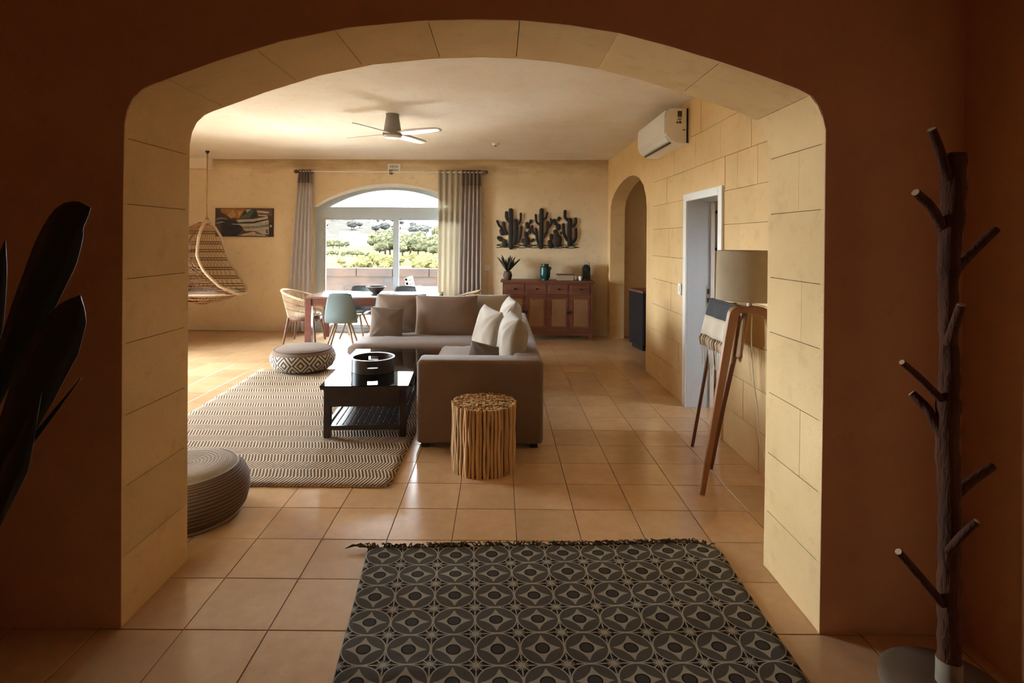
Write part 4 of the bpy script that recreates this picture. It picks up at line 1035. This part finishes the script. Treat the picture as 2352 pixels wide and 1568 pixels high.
# ------------------------------------------------------------------ L-shaped sofa
sf = thing('corner_sofa', 'taupe linen corner sofa with its broad arm towards the archway', 'sofa', (-.14, 4.36, 0))
def sbox(name, x0, x1, y0, y1, z0, z1, bev=.035, m='sofa', seg=4):
    bm = B(); box(bm, x0 + .14, x1 + .14, y0 - 4.36, y1 - 4.36, z0, z1, bev, seg); return obj(name, bm, M[m], sf, smooth=True)
sbox('armrest', -.645, .352, 4.36, 4.61, .035, .69)
sbox('backrest', .12, .352, 4.60, 7.32, .035, .685)
sbox('backrest', -1.63, .13, 7.09, 7.32, .035, .685)
sbox('seat_base', -.62, .13, 4.60, 6.30, .045, .32, .02)
sbox('seat_base', -1.66, .13, 6.22, 7.10, .045, .32, .02)
def seatc(name, x0, x1, y0, y1, z0, z1, seed):
    rnd = random.Random(seed); bm = B(); box(bm, x0 + .14, x1 + .14, y0 - 4.36, y1 - 4.36, z0, z1)
    bmesh.ops.subdivide_edges(bm, edges=bm.edges[:], cuts=10, use_grid_fill=True)
    cx, cy = (x0 + x1) / 2 + .14, (y0 + y1) / 2 - 4.36; hx, hy = (x1 - x0) / 2, (y1 - y0) / 2; zm, hz = (z0 + z1) / 2, (z1 - z0) / 2
    for v in bm.verts:
        ux, uy, uz = (v.co.x - cx) / hx, (v.co.y - cy) / hy, (v.co.z - zm) / hz
        k = 1 - .055 * uz * uz
        fall = (1 - abs(ux) ** 6) * (1 - abs(uy) ** 6)
        v.co.x = cx + ux * hx * (1 - .05 * uz ** 4 / max(hx, .4)); v.co.y = cy + uy * hy * (1 - .05 * uz ** 4 / max(hy, .4))
        v.co.z = zm + uz * hz * (.72 + .28 * fall) + (rnd.uniform(-.006, .006) if uz > .9 else 0)
    return obj(name, bm, M['sofa'], sf, smooth=True)
seatc('seat_cushion', -.64, .13, 4.60, 6.24, .31, .475, 1)
seatc('seat_cushion', -1.68, .12, 6.18, 7.11, .31, .480, 2)
bm = B()
for x, y in ((-.58, 4.43), (.28, 4.43), (.28, 7.24), (-1.55, 7.24), (-1.55, 6.32), (-.5, 6.32)): box(bm, x + .14 - .03, x + .14 + .03, y - 4.36 - .03, y - 4.36 + .03, 0, .05)
o = obj('foot', bm, M['black'], sf)

def pillow(name, label, w_, h_, t_, loc, rot, m, seed=0, wr=.012, cat='cushion'):
    rnd = random.Random(seed); n = 34; bm = B()
    ph = [rnd.uniform(0, 6) for _ in range(6)]
    def f(sgn):
        def g(u, v):
            a, b = u * 2 - 1, v * 2 - 1
            e = ((1 - abs(a) ** 3.2) * (1 - abs(b) ** 3.2)); th = t_ / 2 * max(e, 0) ** .55
            x = a * w_ / 2 * (1 - .07 * (1 - abs(a) ** 2) * 0 - .045 * (1 - b * b) * abs(a)); z = b * h_ / 2 * (1 - .045 * (1 - a * a) * abs(b))
            wv = wr * .25 * e ** .4 * (math.sin(a * 3 + ph[0] + b * 2) + math.sin(b * 4 + ph[1] + a))
            for ca, cb in ((-1, 1), (1, 1), (-1, -1), (1, -1)):
                dd = math.hypot(a - ca, b - cb); an = math.atan2(b - cb, a - ca)
                wv += wr * math.sin(an * 11 + ph[2] + ca + cb) * math.exp(-dd * 1.5) * min(1, dd * 2.5) * e ** .3
            return Vector((x, sgn * (th + wv * .5), z + h_ / 2))
        return g
    grid(bm, n, n, f(-1)); grid(bm, n, n, f(1)); bmesh.ops.remove_doubles(bm, verts=bm.verts[:], dist=1e-4)
    o = obj(name, bm, M[m], None, smooth=True); o.location = loc; o.rotation_euler = rot
    return tag(o, label, cat)
pillow('back_cushion', 'large taupe back cushion at the left end of the sofa behind the small one', .62, .53, .20, (-1.23, 6.96, .425), (-.16, 0, 0), 'cushion', 1)
pillow('back_cushion', 'large brown back cushion leaning in the middle of the far sofa seat', .77, .53, .20, (-.65, 6.79, .430), (-.20, 0, 0), 'cushion', 2)
pillow('back_cushion', 'beige back cushion in the inner corner of the sofa', .55, .53, .20, (-.13, 6.98, .425), (-.14, 0, .05), 'linen', 3)
pillow('scatter_cushion', 'small square grey brown cushion at the left end of the sofa', .40, .38, .13, (-1.36, 6.68, .440), (-.22, 0.02, .04), 'greycush', 4)
pillow('back_cushion', 'pale linen cushion stood on edge closest to the sofa arm', .58, .56, .24, (.085, 4.98, .415), (-.10, .0, -1.45), 'linen', 5, .032)
pillow('back_cushion', 'pale linen cushion tipped forward on the right hand sofa seat', .60, .54, .20, (-.17, 5.62, .420), (-.20, .03, -1.25), 'linen', 6, .032)
pillow('back_cushion', 'pale linen cushion against the right backrest furthest from the arm', .58, .57, .22, (.10, 6.12, .425), (-.08, 0, -1.45), 'linen', 7, .032)
pillow('scatter_cushion', 'small dark brown cushion lying behind the sofa arm', .42, .30, .12, (-.13, 4.90, .425), (-.45, 0.12, -.35), 'darkcush', 8, .014)

# ------------------------------------------------------------------ coffee table with tray
rzc = math.atan2(.095, 1.54)
ct = thing('coffee_table', 'dark wood coffee table with glass top and slatted shelf on the jute rug', 'coffee table', (-1.135, 5.26, .014), rzc)
cw, cl, chh = .350, .755, .44
bm = B(); holed(bm, [(-cw, -cl), (cw, -cl), (cw, cl), (-cw, cl)], [[(-cw + .035, -cl + .035), (cw - .035, -cl + .035), (cw - .035, cl - .035), (-cw + .035, cl - .035)]], lambda u, v, w_: (u, v, w_), .405, .428); obj('top_frame', bm, M['espresso'], ct)
bm = B(); box(bm, -cw - .006, cw + .006, -cl - .006, cl + .006, .4285, .436, .002, 1); obj('glass_top', bm, M['tableglass'], ct)
bm = B(); box(bm, -cw + .03, cw - .03, -cl + .03, cl - .03, .392, .402); obj('under_panel', bm, M['espresso'], ct)
for sx in (-1, 1):
    for sy in (-1, 1):
        bm = B(); cx, cy = sx * (cw - .045), sy * (cl - .075); box(bm, cx - .028, cx + .028, cy - .028, cy + .028, 0, .406, .003, 1); obj('leg', bm, M['espresso'], ct)
for sy in (-1, 1):
    bm = B(); box(bm, -cw + .07, cw - .07, sy * (cl - .04) - .012, sy * (cl - .04) + .012, .26, .405); obj('apron', bm, M['espresso'], ct)
    bm = B(); box(bm, -cw + .07, cw - .07, sy * (cl - .04) - .012, sy * (cl - .04) + .012, .07, .105); obj('shelf_rail', bm, M['espresso'], ct)
for sx in (-1, 1):
    bm = B(); box(bm, sx * (cw - .04) - .012, sx * (cw - .04) + .012, -cl + .07, cl - .07, .26, .405); o = obj('apron', bm, M['espresso'], ct)
    for q in (-.36, .36):
        bm = B(); box(bm, sx * (cw - .026) - .004, sx * (cw - .026) + .004, q - .28, q + .28, .275, .39); d_ = obj('drawer_front', bm, M['espresso'], ct)
        bm = B(); bmesh.ops.create_uvsphere(bm, u_segments=10, v_segments=8, radius=.012, matrix=Matrix.Translation((sx * (cw - .012), q, .335))); obj('knob', bm, M['knobm'], d_, smooth=True)
    bm = B(); box(bm, sx * (cw - .04) - .012, sx * (cw - .04) + .012, -cl + .07, cl - .07, .07, .105); obj('shelf_rail', bm, M['espresso'], ct)
bm = B(); box(bm, -.02, .02, -cl + .05, cl - .05, .085, .098); s0 = obj('shelf_slat', bm, M['espresso'], ct); s0.location = (-.26, 0, 0)
for k in range(1, 11): inst(s0, 'shelf_slat', ct, (-.26 + k * .052, 0, 0))
tr = thing('round_tray', 'round dark tray with high rim on the coffee table', 'tray', (-1.14, 5.05, .4515), .25)
bm = B(); lathe(bm, [(0, 0), (.178, 0), (.178, .008), (0, .008)], 40); obj('tray_base', bm, M['traywood'], tr, smooth=30)
bm = B(); N = 64; R1, R2 = .190, .178
def solid(k): return not (k % 32 in (13, 14, 15, 16, 17))
for k in range(N):
    a0, a1 = 2 * PI * k / N, 2 * PI * (k + 1) / N
    for z0, z1 in ((0, .055), (.055, .088), (.088, .12)):
        if z0 == .055 and not solid(k): continue
        p = [(R1 * math.cos(a0), R1 * math.sin(a0)), (R1 * math.cos(a1), R1 * math.sin(a1)), (R2 * math.cos(a1), R2 * math.sin(a1)), (R2 * math.cos(a0), R2 * math.sin(a0))]
        prism(bm, p, lambda u, v, w_: (u, v, w_), z0, z1)
o = obj('tray_rim', bm, M['traywood'], tr)
bm = B()
tube(bm, [(R1 * 1.005 * math.cos(2 * PI * k / N), R1 * 1.005 * math.sin(2 * PI * k / N), .118) for k in range(N)], .005, 6, closed=True)
obj('metal_edge', bm, M['metal'], tr, smooth=True)

# ------------------------------------------------------------------ jute rug, poufs
def rug(name, label, corners, uvscale, m, nu, nv, wave, thick=.010, z=.002, rr=0.0):
    (a, b, c, d) = [Vector(q) for q in corners]      # near-left, near-right, far-right, far-left
    bm = B()
    def f(u, v):
        p = a.lerp(b, u).lerp(d.lerp(c, u), v)
        if rr:
            L_ = (b - a).length; ex = min(u, 1 - u) * L_; ey = (1 - v) * (d - a).length if False else v * (d - a).length
            if ex < rr and ey < rr and u > .5:
                q = Vector((rr - ex, rr - ey)); 
                if q.length > rr: 
                    s = (q.length - rr) * .8; p = p + Vector((-s * .7, s * .7))
        h_ = wave * (math.sin(p.x * 9 + p.y * 5) + math.sin(p.y * 13 + 1.3)) * .5 + wave * .6
        return (p.x, p.y, z + thick + h_)
    grid(bm, nu, nv, f, uvscale)
    o = obj(name, bm, m, None, smooth=True); md = solidify(o, thick, -1.0)
    return tag(o, label, 'rug')
rug('jute_rug', 'cream and brown herringbone jute rug under the coffee table', [(-2.80, 3.685), (-.715, 3.665), (-.655, 6.97), (-2.95, 6.93)], lambda u, v: (u * 2.2, v * 3.25), M['jute'], 40, 50, .0012, .009, .001, rr=.07)

pf = thing('diamond_pouf', 'round pouf with white diamond weave at the far edge of the jute rug', 'pouf', (-2.43, 6.92, .013)); pf.scale = (1, 1, 1.08)
prof = [(0, .002), (.22, .0), (.30, .012), (.355, .05), (.385, .11), (.39, .15), (.375, .20), (.335, .24), (.27, .262), (.15, .27), (0, .272)]
vm = [0, 0, .02, .15, .42, .58, .8, .945, .96, .98, 1.0]
bm = B(); lathe(bm, prof, 56, (0, 0, 0), uv=lambda i: vm[i]); obj('pouf_body', bm, M['diamond'], pf, smooth=True)
bm = B(); tube(bm, [(.338 * math.cos(2 * PI * k / 48), .338 * math.sin(2 * PI * k / 48), .239) for k in range(48)], .006, 6, closed=True); obj('seam', bm, M['darkcush'], pf, smooth=True)
nf = thing('knitted_pouf', 'ribbed brown knitted pouf beside the left pillar', 'pouf', (-1.865, 3.31, 0))
prof = [(0, .002), (.27, 0), (.315, .012), (.345, .05), (.362, .12), (.358, .19), (.335, .24), (.295, .272), (.285, .278)]
bm = B(); lathe(bm, prof, 56, (0, 0, 0), uv=lambda i: i / 8.0); obj('pouf_side', bm, M['knit'], nf, smooth=True)
bm = B(); lathe(bm, [(.287, .276), (.26, .292), (.20, .302), (.10, .296), (0, .290)], 56, (0, 0, 0), uv=lambda i: i / 4.0)
obj('pouf_top', bm, knit_mat('ribbed_pale_top', 20, (0.27, 0.20, 0.15), (0.38, 0.30, 0.23)), nf, smooth=True)
bm = B(); tube(bm, [(.292 * math.cos(2 * PI * k / 48), .292 * math.sin(2 * PI * k / 48), .276) for k in range(48)], .006, 6, closed=True); tube(bm, [(.318 * math.cos(2 * PI * k / 48), .318 * math.sin(2 * PI * k / 48), .012) for k in range(48)], .008, 6, closed=True); obj('piping', bm, M['linen'], nf, smooth=True)

# ------------------------------------------------------------------ twig stool
ts = thing('twig_stool', 'cylindrical stool of bundled upright twigs in front of the sofa arm', 'stool', (-.105, 4.03, 0))
RS, HS = .232, .470
def stick(x, y, r, h_, wob, n=7):
    bm = B(); ph = random.uniform(0, 6)
    nseg = 7
    pts = [(x + wob * math.sin(k * 1.3 + ph), y + wob * math.cos(k * 1.1 + ph), h_ * k / nseg) for k in range(nseg + 1)]
    tube(bm, pts, [r * random.uniform(.86, 1.14) for _ in pts], n)
    return obj('twig', bm, M['twig'], ts, smooth=45)
nst = 54
for k in range(nst):
    a = 2 * PI * k / nst + random.uniform(-.02, .02); rr = RS - .011 + random.uniform(-.004, .004)
    bulge = random.uniform(0, .004)
    stick(rr * math.cos(a), rr * math.sin(a), random.uniform(.0092, .0128), HS + random.uniform(-.006, .004), random.uniform(.001, .004))
cnt = 0
for ring in range(1, 9):
    rr = RS - .011 - ring * .0255
    if rr < .005: break
    m_ = max(1, int(2 * PI * rr / .0262))
    for k in range(m_):
        a = 2 * PI * (k + .5 * (ring % 2)) / m_; 
        bm = B(); x, y = rr * math.cos(a) + random.uniform(-.002, .002), rr * math.sin(a) + random.uniform(-.002, .002); r = random.uniform(.010, .0135); h_ = HS + random.uniform(-.010, .005)
        tube(bm, [(x, y, HS - .12), (x, y, h_)], r, 7); obj('twig', bm, M['twig'], ts, smooth=45)
bm = B(); lathe(bm, [(0, .01), (RS - .03, .01), (RS - .03, HS - .03), (0, HS - .03)], 32); obj('core', bm, M['mortar'], ts)

# ------------------------------------------------------------------ floor lamp and blanket stand by the right wall
lp = thing('floor_lamp', 'bent oak floor lamp with beige drum shade by the right wall', 'floor lamp', (1.60, 3.60, 0))
def L(x, y, z): return Vector((x - 1.60, y - 3.60, z))
U = crom([L(1.325, 3.61, 0), L(1.385, 3.605, .40), L(1.455, 3.60, .85), L(1.497, 3.595, 1.12), L(1.515, 3.59, 1.185), L(1.56, 3.58, 1.205), L(1.66, 3.55, 1.20), L(1.70, 3.54, 1.175), L(1.722, 3.53, 1.10), L(1.76, 3.48, .70), L(1.80, 3.42, .0)], 5)
def strip(pts, wtab, th, name, m):
    bm = B(); k = len(pts); rings = []
    for i, p in enumerate(pts):
        t = (pts[min(i + 1, k - 1)] - pts[max(i - 1, 0)]).normalized()
        sidev = Vector((.12, 1, 0)).normalized(); nv = t.cross(sidev).normalized(); w_ = wtab(i / (k - 1)); th_ = th(i / (k - 1))
        rings.append([bm.verts.new(p + sidev * a * w_ + nv * b * th_) for a, b in ((-1, -1), (1, -1), (1, 1), (-1, 1))])
    for i in range(k - 1):
        for j in range(4): bm.faces.new((rings[i][j], rings[i][(j + 1) % 4], rings[i + 1][(j + 1) % 4], rings[i + 1][j]))
    bm.faces.new(rings[0]); bm.faces.new(list(reversed(rings[-1])))
    bmesh.ops.bevel(bm, geom=bm.edges[:], offset=.002, segments=1, affect='EDGES')
    return obj(name, bm, m, lp, smooth=40)
strip(U, lambda t: interp([(0, .012), (.3, .030), (.5, .036), (.7, .030), (1, .012)], t), lambda t: interp([(0, .014), (.25, .026), (.42, .028), (.5, .017), (.6, .026), (1, .012)], t), 'bent_frame', M['oak'])
T3 = crom([L(1.535, 4.02, 0), L(1.555, 3.88, .45), L(1.575, 3.72, .90), L(1.59, 3.62, 1.18)], 5)
strip(T3, lambda t: interp([(0, .011), (1, .018)], t), lambda t: interp([(0, .012), (1, .018)], t), 'rear_leg', M['walnut'])
bm = B(); tube(bm, [L(1.605, 3.58, 1.19), L(1.62, 3.59, 1.34)], .016, 12); obj('lamp_stem', bm, M['cord'], lp, smooth=40)
bm = B(); c = L(1.625, 3.60, 0); lathe(bm, [(.215, 1.265), (.207, 1.580), (.204, 1.580), (.212, 1.265)], 48, (c.x, c.y, 0)); obj('lamp_shade', bm, M['shade'], lp, smooth=40)
bm = B()
for zz, r in ((1.267, .2135), (1.578, .2055)): tube(bm, [(c.x + r * math.cos(2 * PI * k / 40), c.y + r * math.sin(2 * PI * k / 40), zz) for k in range(40)], .0035, 6, closed=True)
for a in (0, 2.09, 4.19): tube(bm, [(c.x, c.y, 1.55), (c.x + .205 * math.cos(a), c.y + .205 * math.sin(a), 1.57)], .003, 5)
obj('shade_ring', bm, M['shade'], lp, smooth=True)
bm = B(); bmesh.ops.create_uvsphere(bm, u_segments=16, v_segments=12, radius=.035, matrix=Matrix.Translation((c.x, c.y, 1.40))); obj('bulb', bm, M['ceramic'], lp, smooth=True)
bm = B(); tube(bm, crom([L(1.62, 3.575, 1.17), L(1.615, 3.57, 1.0), L(1.645, 3.60, .75), L(1.70, 3.66, .55), L(1.74, 3.70, .30), L(1.80, 3.55, .02), L(1.83, 3.2, .008)], 5), .0045, 6); obj('cord', bm, M['cord'], lp, smooth=True)
bm = B()
def bag(u, v): 
    z = lerp(1.16, .84, v); x = lerp(1.555, 1.625, u) - .03 * v; y = 3.63 + .05 * math.sin(u * 9) * (.3 + v) + .02 * v
    return L(x, y, z + .05 * math.sin(u * 3.1) * v)
grid(bm, 14, 10, bag); o = obj('hanging_cloth', bm, M['tasselbrown'], lp, smooth=True); solidify(o, .008)

bs = thing('blanket_stand', 'slim dark wood blanket stand behind the floor lamp', 'blanket stand', (1.66, 4.2, 0))
def Q(x, y, z): return (x - 1.66, y - 4.2, z)
for f, tp in (((1.55, 4.45), (1.70, 4.36)), ((1.475, 3.95), (1.69, 4.05))):
    bm = B(); tube(bm, [Q(*f, 0), Q(lerp(f[0], tp[0], .5) + .005, lerp(f[1], tp[1], .5), .58), Q(*tp, 1.16)], [.013, .014, .013], 8); obj('leg', bm, M['walnut'], bs, smooth=40)
for y in (4.05, 4.36):
    bm = B(); tube(bm, [Q(1.70, y, 1.15), Q(XR - .004, y, 1.15)], .011, 8); obj('wall_brace', bm, M['walnut'], bs, smooth=40)
bm = B(); tube(bm, [Q(1.70, 3.95, 1.16), Q(1.70, 4.48, 1.16)], .015, 10); obj('top_rail', bm, M['walnut'], bs, smooth=40)
th = thing('woven_throw', 'black and cream woven throw with tassels draped over the blanket stand', 'throw', (1.70, 4.2, 1.16))
def thf(z0, z1, side):
    def f(u, v):
        y = lerp(-.255, .26, u); s = lerp(z0, z1, v)            # s = distance below the rail
        x = -.018 - .065 * (max(s, 0) / .34) - .008 * math.sin(u * 14) * (s / .3) if side < 0 else .020 + .03 * s
        return (x, y + .06 * max(s, 0) * u, .018 - s)
    return f
bm = B(); grid(bm, 20, 6, thf(0, .125, -1)); o = obj('black_stripe', bm, M['throwblack'], th, smooth=True); solidify(o, .007)
bm = B(); grid(bm, 20, 6, thf(.125, .275, -1)); o = obj('cream_body', bm, M['throwcream'], th, smooth=True); solidify(o, .008)
bm = B(); grid(bm, 20, 2, lambda u, v: (lerp(-.020, .022, v), lerp(-.255, .26, u), .019 + .006 * math.sin(PI * v))); o = obj('fold', bm, M['throwblack'], th, smooth=True); solidify(o, .007)
bm = B(); grid(bm, 20, 4, thf(0, .30, 1)); o = obj('back_fall', bm, M['throwcream'], th, smooth=True); solidify(o, .007)
for k in range(16):
    p = Vector(thf(.125, .275, -1)((k + .5) / 16, 1)); bm = B(); tube(bm, [p, p + Vector((-.012, 0, -.03)), p + Vector((-.006, .004, -.075)), p + Vector((-.006, .004, -.09))], [.007, .013, .011, .006], 7); obj('tassel', bm, M['tasselbrown'] if k % 2 else M['throwcream'], th, smooth=True)
bm = B()
for k in range(16):
    p = Vector(thf(.125, .275, -1)((k + .5) / 16, 1)) + Vector((.0, .0, -.085)); tube(bm, [p, p + Vector((.004, random.uniform(-.01, .01), -.09)), p + Vector((.01, random.uniform(-.02, .02), -random.uniform(.14, .21)))], [.006, .004, .003], 4)
o = obj('tassel_strings', bm, M['tasselwhite'], th); o['kind'] = 'stuff'

# round mirror and kitchen unit in the rooms beyond
mr = thing('round_mirror', 'round black framed mirror glimpsed through the doorway', 'mirror', (2.57, 6.38, 1.76))
bm = B(); tube(bm, [(.235 * math.cos(2 * PI * k / 48), -.014, .235 * math.sin(2 * PI * k / 48)) for k in range(48)], .015, 8, closed=True); obj('mirror_frame', bm, M['black'], mr, smooth=True)
bm = B(); bmesh.ops.create_cone(bm, cap_ends=True, segments=48, radius1=.228, radius2=.228, depth=.008, matrix=Matrix.Translation((0, -.006, 0)) @ Matrix.Rotation(PI / 2, 4, 'X')); obj('mirror_glass', bm, M['mirrorgl'], mr)
ku = thing('kitchen_unit', 'dark kitchen base unit inside the small arch', 'kitchen unit', (2.50, 8.55, 0), .16)
bm = B(); box(bm, -.42, .42, -.25, .28, .06, .86); obj('cabinet_body', bm, M['unit'], ku)
bm = B(); box(bm, -.44, .44, -.27, .28, .86, .895, .004, 1); obj('worktop', bm, M['walnut'], ku)
for s in (-1, 1):
    bm = B(); box(bm, min(s * .01, s * .41), max(s * .01, s * .41), -.268, -.25, .08, .84, .003, 1); dd = obj('door', bm, M['unit'], ku)
    bm = B(); box(bm, s * .04 - .008, s * .04 + .008, -.285, -.268, .60, .75); obj('handle', bm, M['metal'], dd)
bm = B(); box(bm, -.40, .40, -.20, .2, 0, .06); obj('plinth', bm, M['black'], ku)

# ------------------------------------------------------------------ foreground: patterned rug, coat stand, plant
NL = lambda y: -.683 + (2.945 - y) * .090
NR = lambda y: 1.178 - (2.98 - y) * .020
def rugf(u, v):
    y = lerp(1.15, lerp(2.945, 3.03, u), v); x = lerp(NL(y), NR(y), u)
    if v > .93 and u > .93:
        q = Vector(((u - .93) / .07, (v - .93) / .07)); m_ = q.length
        if m_ > 1: x -= (m_ - 1) * .10; y -= (m_ - 1) * .09
    wv = .0022 * (math.sin(x * 7 + y * 11) + math.sin(y * 17 - x * 3)) + .003
    fold = .010 * math.exp(-((y - 2.10 - .12 * (x + .3)) / .035) ** 2) * math.exp(-((x + .32) / .22) ** 2)
    return (x, y, .007 + wv + fold)
bm = B(); grid(bm, 60, 60, rugf, lambda u, v: (u * 10.0, (1 - v) * 10.9))
nr = thing('patterned_rug', 'charcoal rug printed with pale medallions in the archway', 'rug', (0, 0, 0))
o = obj('rug_cloth', bm, M['rugprint'], nr, smooth=True); solidify(o, .006, -1)
bm = B(); rnd = random.Random(3)
for k in range(260):
    u = rnd.random(); p = Vector(rugf(u, 1.0)); a = rnd.gauss(PI / 2 + .3, .9); ln = rnd.uniform(.015, .042)
    q = p + Vector((math.cos(a) * ln * 1.4, abs(math.sin(a)) * ln * .7, rnd.uniform(-.004, .008)))
    tube(bm, [p + Vector((0, -.008, 0)), p.lerp(q, .5) + Vector((0, 0, rnd.uniform(.003, .012))), Vector((q.x, q.y, max(q.z, .004)))], [.004, .0035, .002], 4)
for k in range(8):
    p = Vector(rugf(0.0, 1.0)); tube(bm, [p + Vector((.02, -.004 * k, 0)), p + Vector((-.04, .004 * k - .02, .010)), p + Vector((-.085 - .004 * k, .012 - .006 * k, .005))], [.005, .005, .002], 4)
o = obj('fringe', bm, M['fringe'], nr); o['kind'] = 'stuff'

F_ = 1280.0
RR = math.radians(.45)
def at(x, y, d):        # survey of the coat stand and plant outlines, in metres at distance d
    u, v = x - 1148, y - 550; c_, s_ = math.cos(RR), math.sin(RR)
    return Vector(((c_ * u + s_ * v) / F_ * d, d, 1.64 - (-s_ * u + c_ * v) / F_ * d))
cs = thing('branch_coat_stand', 'tall coat stand made from a rough tree branch on a round base', 'coat stand', (1.625, 2.0, 0))
O = Vector((1.625, 2.0, 0))
path = [(2191, 352, 2.0), (2189, 450, 2.0), (2181, 550, 1.99), (2179, 640, 1.99), (2178, 740, 2.0), (2181, 830, 2.0), (2179, 920, 2.0), (2175, 1010, 2.0), (2180, 1110, 2.0), (2181, 1220, 1.99), (2180, 1330, 2.0), (2181, 1430, 2.0), (2180, 1515, 2.0)]
pts = crom([at(*p) - O for p in path], 5); rs = [.037, .038, .034, .029, .028, .032, .036, .036, .034, .034, .036, .036, .036]
rr_ = [rs[min(i // 5, 12)] * (1 + .07 * math.sin(i * 1.9)) for i in range(len(pts))]
bm = B(); tube(bm, pts, rr_, 14); obj('trunk', bm, M['trunk'], cs, smooth=50)
for b_, r in (([(2182, 430, 2.0), (2160, 350, 1.98), (2140, 297, 1.96)], .016), ([(2168, 530, 2.0), (2138, 475, 1.96), (2103, 442, 1.93)], .016), ([(2185, 630, 2.0), (2232, 580, 2.0), (2288, 526, 2.0)], .016), ([(2178, 790, 1.97), (2193, 745, 1.94), (2208, 700, 1.91)], .016),
               ([(2165, 920, 2.0), (2118, 872, 1.97), (2072, 832, 1.95)], .012), ([(2162, 1000, 2.0), (2130, 940, 2.03), (2094, 903, 2.06)], .017), ([(2185, 1145, 2.0), (2230, 1105, 2.02), (2280, 1070, 2.04)], .016), ([(2178, 1266, 1.97), (2210, 1228, 1.93), (2244, 1197, 1.90)], .012), ([(2168, 1390, 2.0), (2112, 1322, 1.97), (2064, 1267, 1.95)], .014)):
    pp = crom([at(*p) - O for p in b_], 4)
    bm = B(); tube(bm, pp, [r * lerp(1.1, .9, i / (len(pp) - 1)) for i in range(len(pp))], 10); br = obj('branch', bm, M['trunk'], cs, smooth=50)
    d_ = (pp[-1] - pp[-2]).normalized(); bm = B(); tube(bm, [pp[-1] - d_ * .001, pp[-1] + d_ * .002], r * .8, 10); obj('cut_end', bm, M['cutend'], br)
bm = B(); c0 = at(2180, 1513, 2.0) - O; tube(bm, [(c0.x, c0.y, .05), (c0.x, c0.y, .10), (c0.x, c0.y, c0.z)], [.041, .040, .040], 16); obj('pale_foot', bm, M['palebark'], cs, smooth=50)
bm = B(); lathe(bm, [(0, 0), (.205, 0), (.212, .01), (.212, .04), (.19, .056), (.05, .062), (0, .062)], 40); obj('round_base', bm, M['stonebase'], cs, smooth=40)

pp_ = thing('potted_plant', 'dark broad leaved plant at the left edge of the entrance', 'plant', (-1.95, 1.62, 0))
O2 = Vector((-1.95, 1.62, 0))
bm = B(); lathe(bm, [(0, 0), (.16, 0), (.19, .2), (.215, .50), (.22, .56), (.195, .56), (.19, .50), (0, .48)], 32); obj('planter', bm, M['pot'], pp_, smooth=40)
bm = B(); lathe(bm, [(0, .505), (.19, .50)], 24); obj('soil', bm, M['mortar'], pp_)
def leaf(cl, wtab, fold=.25, d0=1.6, root=None):
    pts = crom([at(x, y, d) - O2 for x, y, d in cl], 5); k = len(pts); bm = B(); rows = []
    if root is not None: pts = crom([root, root.lerp(pts[0], .6) + Vector((-.02, 0, 0.0)), pts[0]], 4)[:-1] + pts; k = len(pts)
    for i, p in enumerate(pts):
        t = (pts[min(i + 1, k - 1)] - pts[max(i - 1, 0)]).normalized(); side = t.cross(Vector((0, 1, 0))).normalized(); w_ = interp(wtab, i / (k - 1)); bk = Vector((0, 1, 0)) * fold * w_
        rows.append([bm.verts.new(p - side * w_ + bk), bm.verts.new(p - side * w_ * .5 + bk * .45), bm.verts.new(p), bm.verts.new(p + side * w_ * .5 + bk * .45), bm.verts.new(p + side * w_ + bk)])
    for i in range(k - 1):
        for j in range(4): bm.faces.new((rows[i][j], rows[i][j + 1], rows[i + 1][j + 1], rows[i + 1][j]))
    o = obj('leaf', bm, M['leaf'], pp_, smooth=True); solidify(o, .003)
RT = Vector((.02, 0, .50))
leaf([(-60, 1010, 1.62), (0, 860, 1.60), (60, 720, 1.58), (110, 600, 1.56), (152, 508, 1.55), (208, 477, 1.53)], [(0, .012), (.35, .03), (.55, .058), (.72, .066), (.86, .052), (.94, .030), (1, .001)], .25, root=RT)
leaf([(-50, 1170, 1.56), (10, 1030, 1.54), (65, 900, 1.52), (120, 790, 1.51), (160, 722, 1.50), (184, 678, 1.49)], [(0, .012), (.35, .04), (.55, .064), (.7, .066), (.85, .044), (.94, .02), (1, .001)], .25, root=RT)
leaf([(-110, 1000, 1.66), (-70, 850, 1.66), (-25, 700, 1.66), (12, 553, 1.66)], [(0, .012), (.4, .04), (.7, .050), (.9, .022), (1, .001)], .3, root=RT)
leaf([(-60, 1160, 1.5), (10, 1090, 1.5), (90, 990, 1.5), (186, 868, 1.5)], [(0, .01), (.4, .012), (.8, .007), (1, .001)], .2, root=RT)
leaf([(-60, 1260, 1.52), (-10, 1160, 1.5), (40, 1050, 1.48), (95, 900, 1.47)], [(0, .012), (.5, .032), (.75, .034), (1, .001)], .3, root=RT)
leaf([(-250, 1050, 1.7), (-290, 800, 1.75), (-330, 600, 1.8)], [(0, .012), (.5, .05), (.8, .05), (1, .001)], .3, root=RT)
leaf([(-220, 1000, 1.5), (-210, 750, 1.45), (-190, 560, 1.4)], [(0, .012), (.5, .05), (.8, .05), (1, .001)], .3, root=RT)
